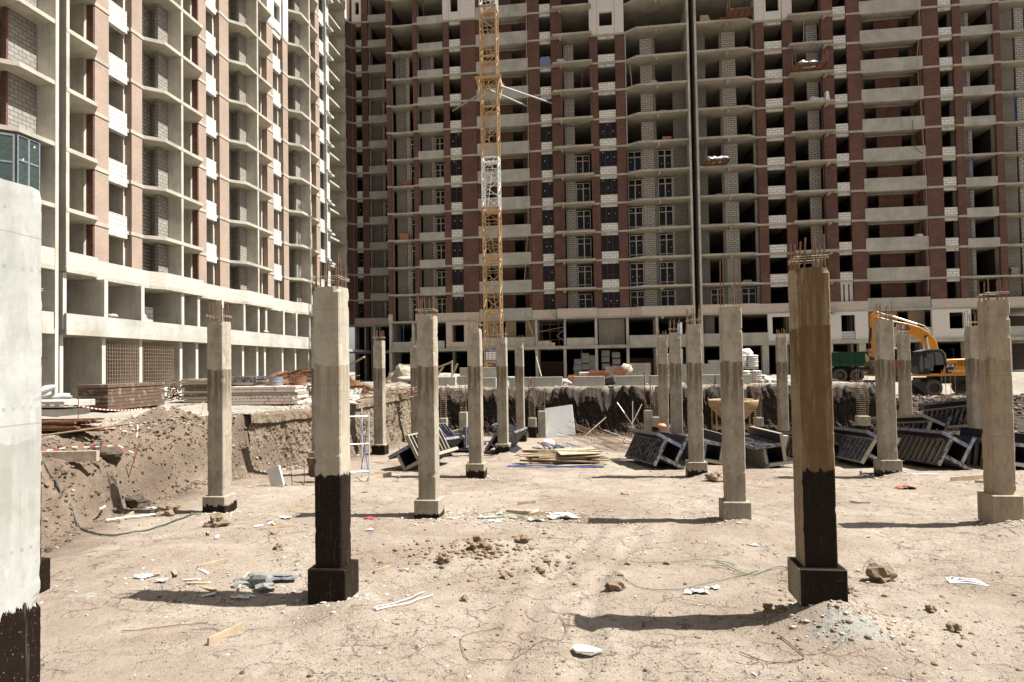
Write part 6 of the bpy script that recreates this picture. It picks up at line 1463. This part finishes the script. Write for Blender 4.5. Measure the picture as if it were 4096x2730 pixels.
# ------------------------------------------------------------------ single bits lying on the pit floor
rd = random.Random(31)
ROCKS = [(0.21, 10.67, 0.26, 'fist shaped clod standing right of centre, casting its own shadow'), (4.38, 11.58, 0.39, 'biggest crusty clod to the right of the brown column'), (-1.52, 11.16, 0.17, 'round clod left of centre'), (-1.01, 11.47, 0.15, 'clod just right of the round one'), (-2.01, 10.0, 0.13, 'small round clod below the crumb ridge'),
 (-1.49, 13.13, 0.24, 'top clod of the crumb ridge'), (-2.22, 12.46, 0.32, 'widest clod of the crumb ridge'), (-1.98, 12.2, 0.22, 'pale clod in the crumb ridge'), (-2.73, 11.8, 0.25, 'dark clod at the lower left end of the crumb ridge'), (2.26, 9.86, 0.14, 'clod below the shadow end at the brown column'), (2.36, 9.6, 0.12, 'smaller clod under that one'),
 (4.46, 9.53, 0.15, 'clod low at the right side'), (4.45, 10.11, 0.13, 'clod right below the whitish spill'), (3.65, 10.94, 0.17, 'clod touching the foot of the brown column on its right'), (-8.28, 13.94, 0.4, 'brown lump before the bank column'), (3.4, 20.9, 0.42, 'broken mud lump at the plinth beside the tilted formwork'), (-6.12, 12.42, 0.2, 'grey clod left of the tarred column'), (-10.4, 15.3, .5, 'big lump at the foot of the left slope among white rags')]
for i, (x, y, s, lb) in enumerate(ROCKS):
    m = MB(); m.blob((0, 0, s * .25), s * .5, s * .42, s * .38, .55, i * 3 + 1, 3); tag(m.build('clod', MAT['rock'], loc=G(x, y)), lb, 'clod')
PL = [((-4.94, 8.09), (-4.82, 8.75), .15, 'wood', 'pale clean plank lying in the left foreground'), ((-5.59, 9.89), (-5.86, 10.83), .14, 'wood2', 'grey plank leaning on the cement lump near the tarred column'), ((-6.95, 11.08), (-6.65, 11.5), .1, 'wood2', 'short grey board left of the cement lump'), ((-3.79, 11.19), (-3.6, 11.45), .09, 'wood', 'tiny pale offcut right of the tarred plinth'),
 ((-7.09, 13.61), (-6.6, 14.15), .08, 'wood', 'thin lath in front of the bank column'), ((-7.49, 15.8), (-7.0, 16.6), .08, 'wood', 'lath behind that, nearer the bank'), ((-2.02, 17.06), (-1.6, 17.3), .12, 'wood', 'small board in the middle distance'), ((-1.63, 15.83), (-1.1, 16.1), .12, 'wood', 'board lying by the white rags in the middle'), ((-7.1, 20.41), (-6.7, 21.6), .2, 'wood', 'thick board under the foot of the scaffold frame'),
 ((-11.02, 14.45), (-11.3, 15.3), .12, 'wood', 'short batten at the slope foot'), ((9.99, 21.26), (11.6, 22.0), .2, 'wood', 'pale plank left of the orange tinted column'), ((10.56, 21.14), (11.5, 20.9), .08, 'wood2', 'thin lath before that plank'), ((-2.2, 16.2), (-1.6, 16.0), .1, 'wood2', 'lath beside the board in the middle'), ((-13.3, 18.2), (-12.95, 17.7), .15, 'sack', 'white board lying on the slope')]
for (x0, y0), (x1, y1), w_, mt, lb in PL:
    o0 = Vector(G(x0, y0, .02)); d = Vector(G(x1, y1, .03)) - o0; m = MB(); m.bar((0, 0, 0), d, .03, w_)
    o = m.build('plank', MAT[mt], loc=tuple(o0)); tag(o, lb, 'plank')
def rag(x, y, s, lb, mt='sack', flatz=.25, name='plastic_scrap', cat='scrap'):
    m = MB(); v = []; n = 9; r2 = random.Random(int(x * 100 + y * 7))
    for j in range(n):
        for i in range(n):
            s_ = s * .72; a = (i / (n - 1) - .5) * s_ * 1.3 + r2.uniform(-.1, .1) * s; b_ = (j / (n - 1) - .5) * s_ * .6 + r2.uniform(-.1, .1) * s
            if (i in (0, n - 1)) or (j in (0, n - 1)): a *= r2.uniform(.6, 1.1); b_ *= r2.uniform(.5, 1.1)
            v.append((a, b_, .015 + s * flatz * max(0, mn.noise(Vector((a / s * 3, b_ / s * 3, x)))) + r2.uniform(0, .03) * s))
    m.add(v, [(j * n + i, j * n + i + 1, (j + 1) * n + i + 1, (j + 1) * n + i) for j in range(n - 1) for i in range(n - 1)])
    o = m.build(name, MAT[mt], loc=G(x, y)); sm = o.modifiers.new('thick', 'SOLIDIFY'); sm.thickness = .008; return tag(o, lb, cat)
m = MB(); m.prism([(-.17, .03), (-.14, .10), (.02, .09), (.2, .0), (.09, -.05), (-.12, -.06)], 0, .035, 'z', Matrix.Rotation(rad(4), 4, 'X')); tag(m.build('foam_piece', MAT['white'], loc=G(-.19, 8.37, .02), bevel=.006), 'bright white piece of foam lying in the foreground', 'foam')
for x, y, s, lb in ((-7.65, 10.57, .3, 'white rag between the left cropped column and the tarred one'), (-7.2, 10.45, .22, 'smaller white rag right of it'), (-.86, 15.65, .75, 'long white film scrap in the middle distance'), (-1.4, 15.35, .4, 'white film bit beside the long scrap'), (1.43, 10.73, .4, 'white torn sack left of the brown column'), (1.69, 10.96, .24, 'white scrap behind the torn sack'), (-10.9, 15.6, .35, 'white rag at the slope foot'), (-11.3, 16.0, .3, 'rag up against the slope'),
                    (2.9, 13.6, .2, 'white bit beyond the brown column'), (-7.3, 15.2, .3, 'white scraps at the bank column plinth'), (1.92, 21.67, .3, 'grey cement crust left of the broken mud lump'), (-2.6, 15.6, .4, 'pale film beside the drip stained column plinth'), (-2.3, 15.2, .3, 'strip of film nearer the camera there'), (8.9, 22.6, .25, 'white rag under the tilted formwork'), (-4.9, 14.2, .2, 'rag behind the tarred column')): rag(x, y, s, lb)
rag(-5.29, 15.3, .3, 'small red brick like scrap just right of the tarred column', 'red', .3); rag(.68, 18.69, .22, 'reddish scrap alone in the middle of the floor', 'orange', .3); rag(8.3, 20.0, .6, 'torn orange brown scrap right of the brown column', 'orange', .25)
m = MB()
for k in range(7): a = k * .9; m.tube([(0, 0, .02), (.25 * math.cos(a * .25), .12 * math.sin(a * .4) + .02 * k, .03 + .02 * (k % 2)), (.5, .1 + .06 * k - .2, .02)], .012, 4)
tag(m.build('tape_tangle', MAT['white'], loc=G(5.3, 11.4)), 'tangle of thin white tape near the right edge', 'tape')
# cement lump
t = thing('cement_lump', 'grey hardened cement bag lump with crumpled blue print beside the grey plank', 'lump', G(-5.4, 10.35))
m = MB(); m.lathe([(.02, -.20), (.09, -.19), (.12, -.05), (.105, .1), (.08, .19), (.02, .21)], 10, Matrix.Translation((.0, 0, .13)) @ Matrix.Rotation(rad(80), 4, 'Y') @ Matrix.Rotation(rad(20), 4, 'X')); m.blob((-.22, .05, .06), .17, .13, .1, .7, 2, 3); m.blob((.1, -.1, .03), .16, .1, .06, .7, 6, 3); m.build('cement', flat('grey_cement', (.20, .20, .185), .95, 0, .4, 9), t, smooth=False)
m = MB(); m.blob((.25, .25, .1), .25, .1, .03, .6, 5, 2); m.build('paper', MAT['fblue'], t)
rag(-5.5, 9.95, .4, 'white cement crumbs below the hardened lump', 'sack', .2)
def wire(lb, pts, r=.006, mt='rebar', z=.02, name='wire', cat='wire'):
    P = [Vector(G(x, y, z + .02 * (i % 2))) for i, (x, y) in enumerate(pts)]
    # smooth
    Q = []
    for i in range(len(P) - 1):
        a, b, c, d = P[max(i - 1, 0)], P[i], P[i + 1], P[min(i + 2, len(P) - 1)]
        for k in range(6):
            u = k / 6; q = .5 * ((2 * b) + (c - a) * u + (2 * a - 5 * b + 4 * c - d) * u * u + (3 * b - a - 3 * c + d) * u ** 3); q.z = H(q.x, q.y, True) + z; Q.append(q)
    Q.append(P[-1]); o0 = Q[0].copy(); m = MB(); m.tube([q - o0 for q in Q], r, 5); return tag(m.build(name, MAT[mt], loc=tuple(o0)), lb, cat)
wire('bent thin bar hooked into a long narrow U in the left centre foreground', [(-2.52, 10.14), (-3.04, 9.30), (-3.11, 9.28), (-3.13, 9.36), (-2.69, 10.29)], .010, 'steel', .03, 'bent_bar', 'bar')
wire('rusty wire loop in the bottom centre foreground', [(-1.27, 9.05), (-1.67, 8.79), (-1.76, 8.5), (-1.51, 7.95), (-1.1, 8.14), (-.77, 8.6), (-.51, 8.72), (-.47, 9.14), (-.58, 9.55), (-.62, 9.3)], .0045)
wire('green strap curling left of the brown column', [(.5, 12.1), (1.2, 12.2), (1.9, 12.45), (2.3, 12.2), (1.7, 12.05)], .006, 'greenh', .03, 'strap', 'strap')
wire('thin green wire round the upright clod', [(.2, 11.6), (.55, 10.9), (1.1, 10.8), (1.9, 11.4), (2.6, 11.9)], .006, 'greenh')
wire('green strap behind the torn white sack', [(2.0, 12.4), (2.4, 11.7), (3.0, 12.1), (3.2, 11.5)], .008, 'greenh', .03, 'strap', 'strap')
wire('thin rod lying in the left foreground corner', [(-6.36, 8.38), (-6.1, 8.5), (-5.5, 9.0)], .007)
wire('rusty bent wire at the bottom right', [(1.62, 8.53), (1.87, 8.31), (2.33, 8.42), (2.18, 8.98)], .007)
wire('dark cable running down the left slope to its foot', [(-13.9, 14.6), (-12.6, 14.2), (-11.4, 13.7), (-10.4, 13.2), (-9.9, 13.6), (-9.7, 14.6), (-9.6, 15.8), (-9.8, 17.0)], .018, 'cable', .03, 'cable', 'cable')
wire('white pipe bit lying at the slope foot', [(-11.4, 14.5), (-10.9, 14.9), (-10.3, 15.3)], .03, 'white', .06, 'pipe', 'pipe')
wire('white pipe leaning at the little cave in the slope', [(-11.75, 14.9), (-11.55, 14.5)], .025, 'white', .3, 'pipe', 'pipe')
for k in range(14):
    x, y = rd.uniform(-3.4, -.8), rd.uniform(15.3, 16.2); wire('strand in the litter band before the drip stained column', [(x, y), (x + rd.uniform(.1, .5), y + rd.uniform(-.2, .3)), (x + rd.uniform(.3, .8), y + rd.uniform(-.1, .3))], .008, rd.choice(('steel', 'greenh', 'wire')), .02, 'strand', 'strand')['group'] = 'strands in the litter band'
for k in range(26):
    x, y = rd.choice(((rd.uniform(-3.6, -.6), rd.uniform(15.1, 16.3)), (rd.uniform(-9.6, -6.6), rd.uniform(12.2, 18)), (rd.uniform(-7.6, -6), rd.uniform(9.8, 11)), (rd.uniform(-9, -6), rd.uniform(18, 26))))
    l = rd.uniform(.06, .22); m = MB(); m.box(-l, -.03, 0, l, .03, .02); o = m.build('chip', MAT[rd.choice(('wood', 'white', 'wood', 'sack'))], loc=G(x, y, .015)); o.rotation_euler = (rd.uniform(-.2, .2), rd.uniform(-.2, .2), rd.uniform(0, 3)); tag(o, 'small pale chip of wood or foam in the litter', 'chip', 'chips littered over the pit floor')
# things in the hollow between the bank column and the tarred one
m = MB(); m.prism([(-.3, 0), (.3, 0), (.33, .62), (-.33, .62)], -.03, .03, 'y'); m.tube([(.3, -.05, 0), (.25, -.3, .7)], .015, 5); o = m.build('sign_board', MAT['brownpanel'], loc=G(-8.6, 20.2, .15)); o.rotation_euler = (rad(12), 0, rad(-10)); tag(o, 'small brown board propped upright in the hollow behind the bank column', 'board')
for k, (x, y) in enumerate(((-9.2, 19.6), (-8.9, 19.8), (-8.3, 19.9))):
    m = MB(); m.tube([(0, 0, 0), (.05 * k - .05, 0, .75)], .012, 5); tag(m.build('stake', MAT['rust'], loc=G(x, y)), ['left rusty stake in the hollow', 'middle rusty stake in the hollow', 'rusty stake by the propped brown board'][k], 'stake')
m = MB(); m.box(-.2, -.05, 0, .2, .05, .6, Matrix.Rotation(rad(-15), 4, 'Y')); tag(m.build('foam_piece', MAT['sack'], loc=G(-9.55, 19.4)), 'pale block leaning in the hollow by the dark shadow', 'block')
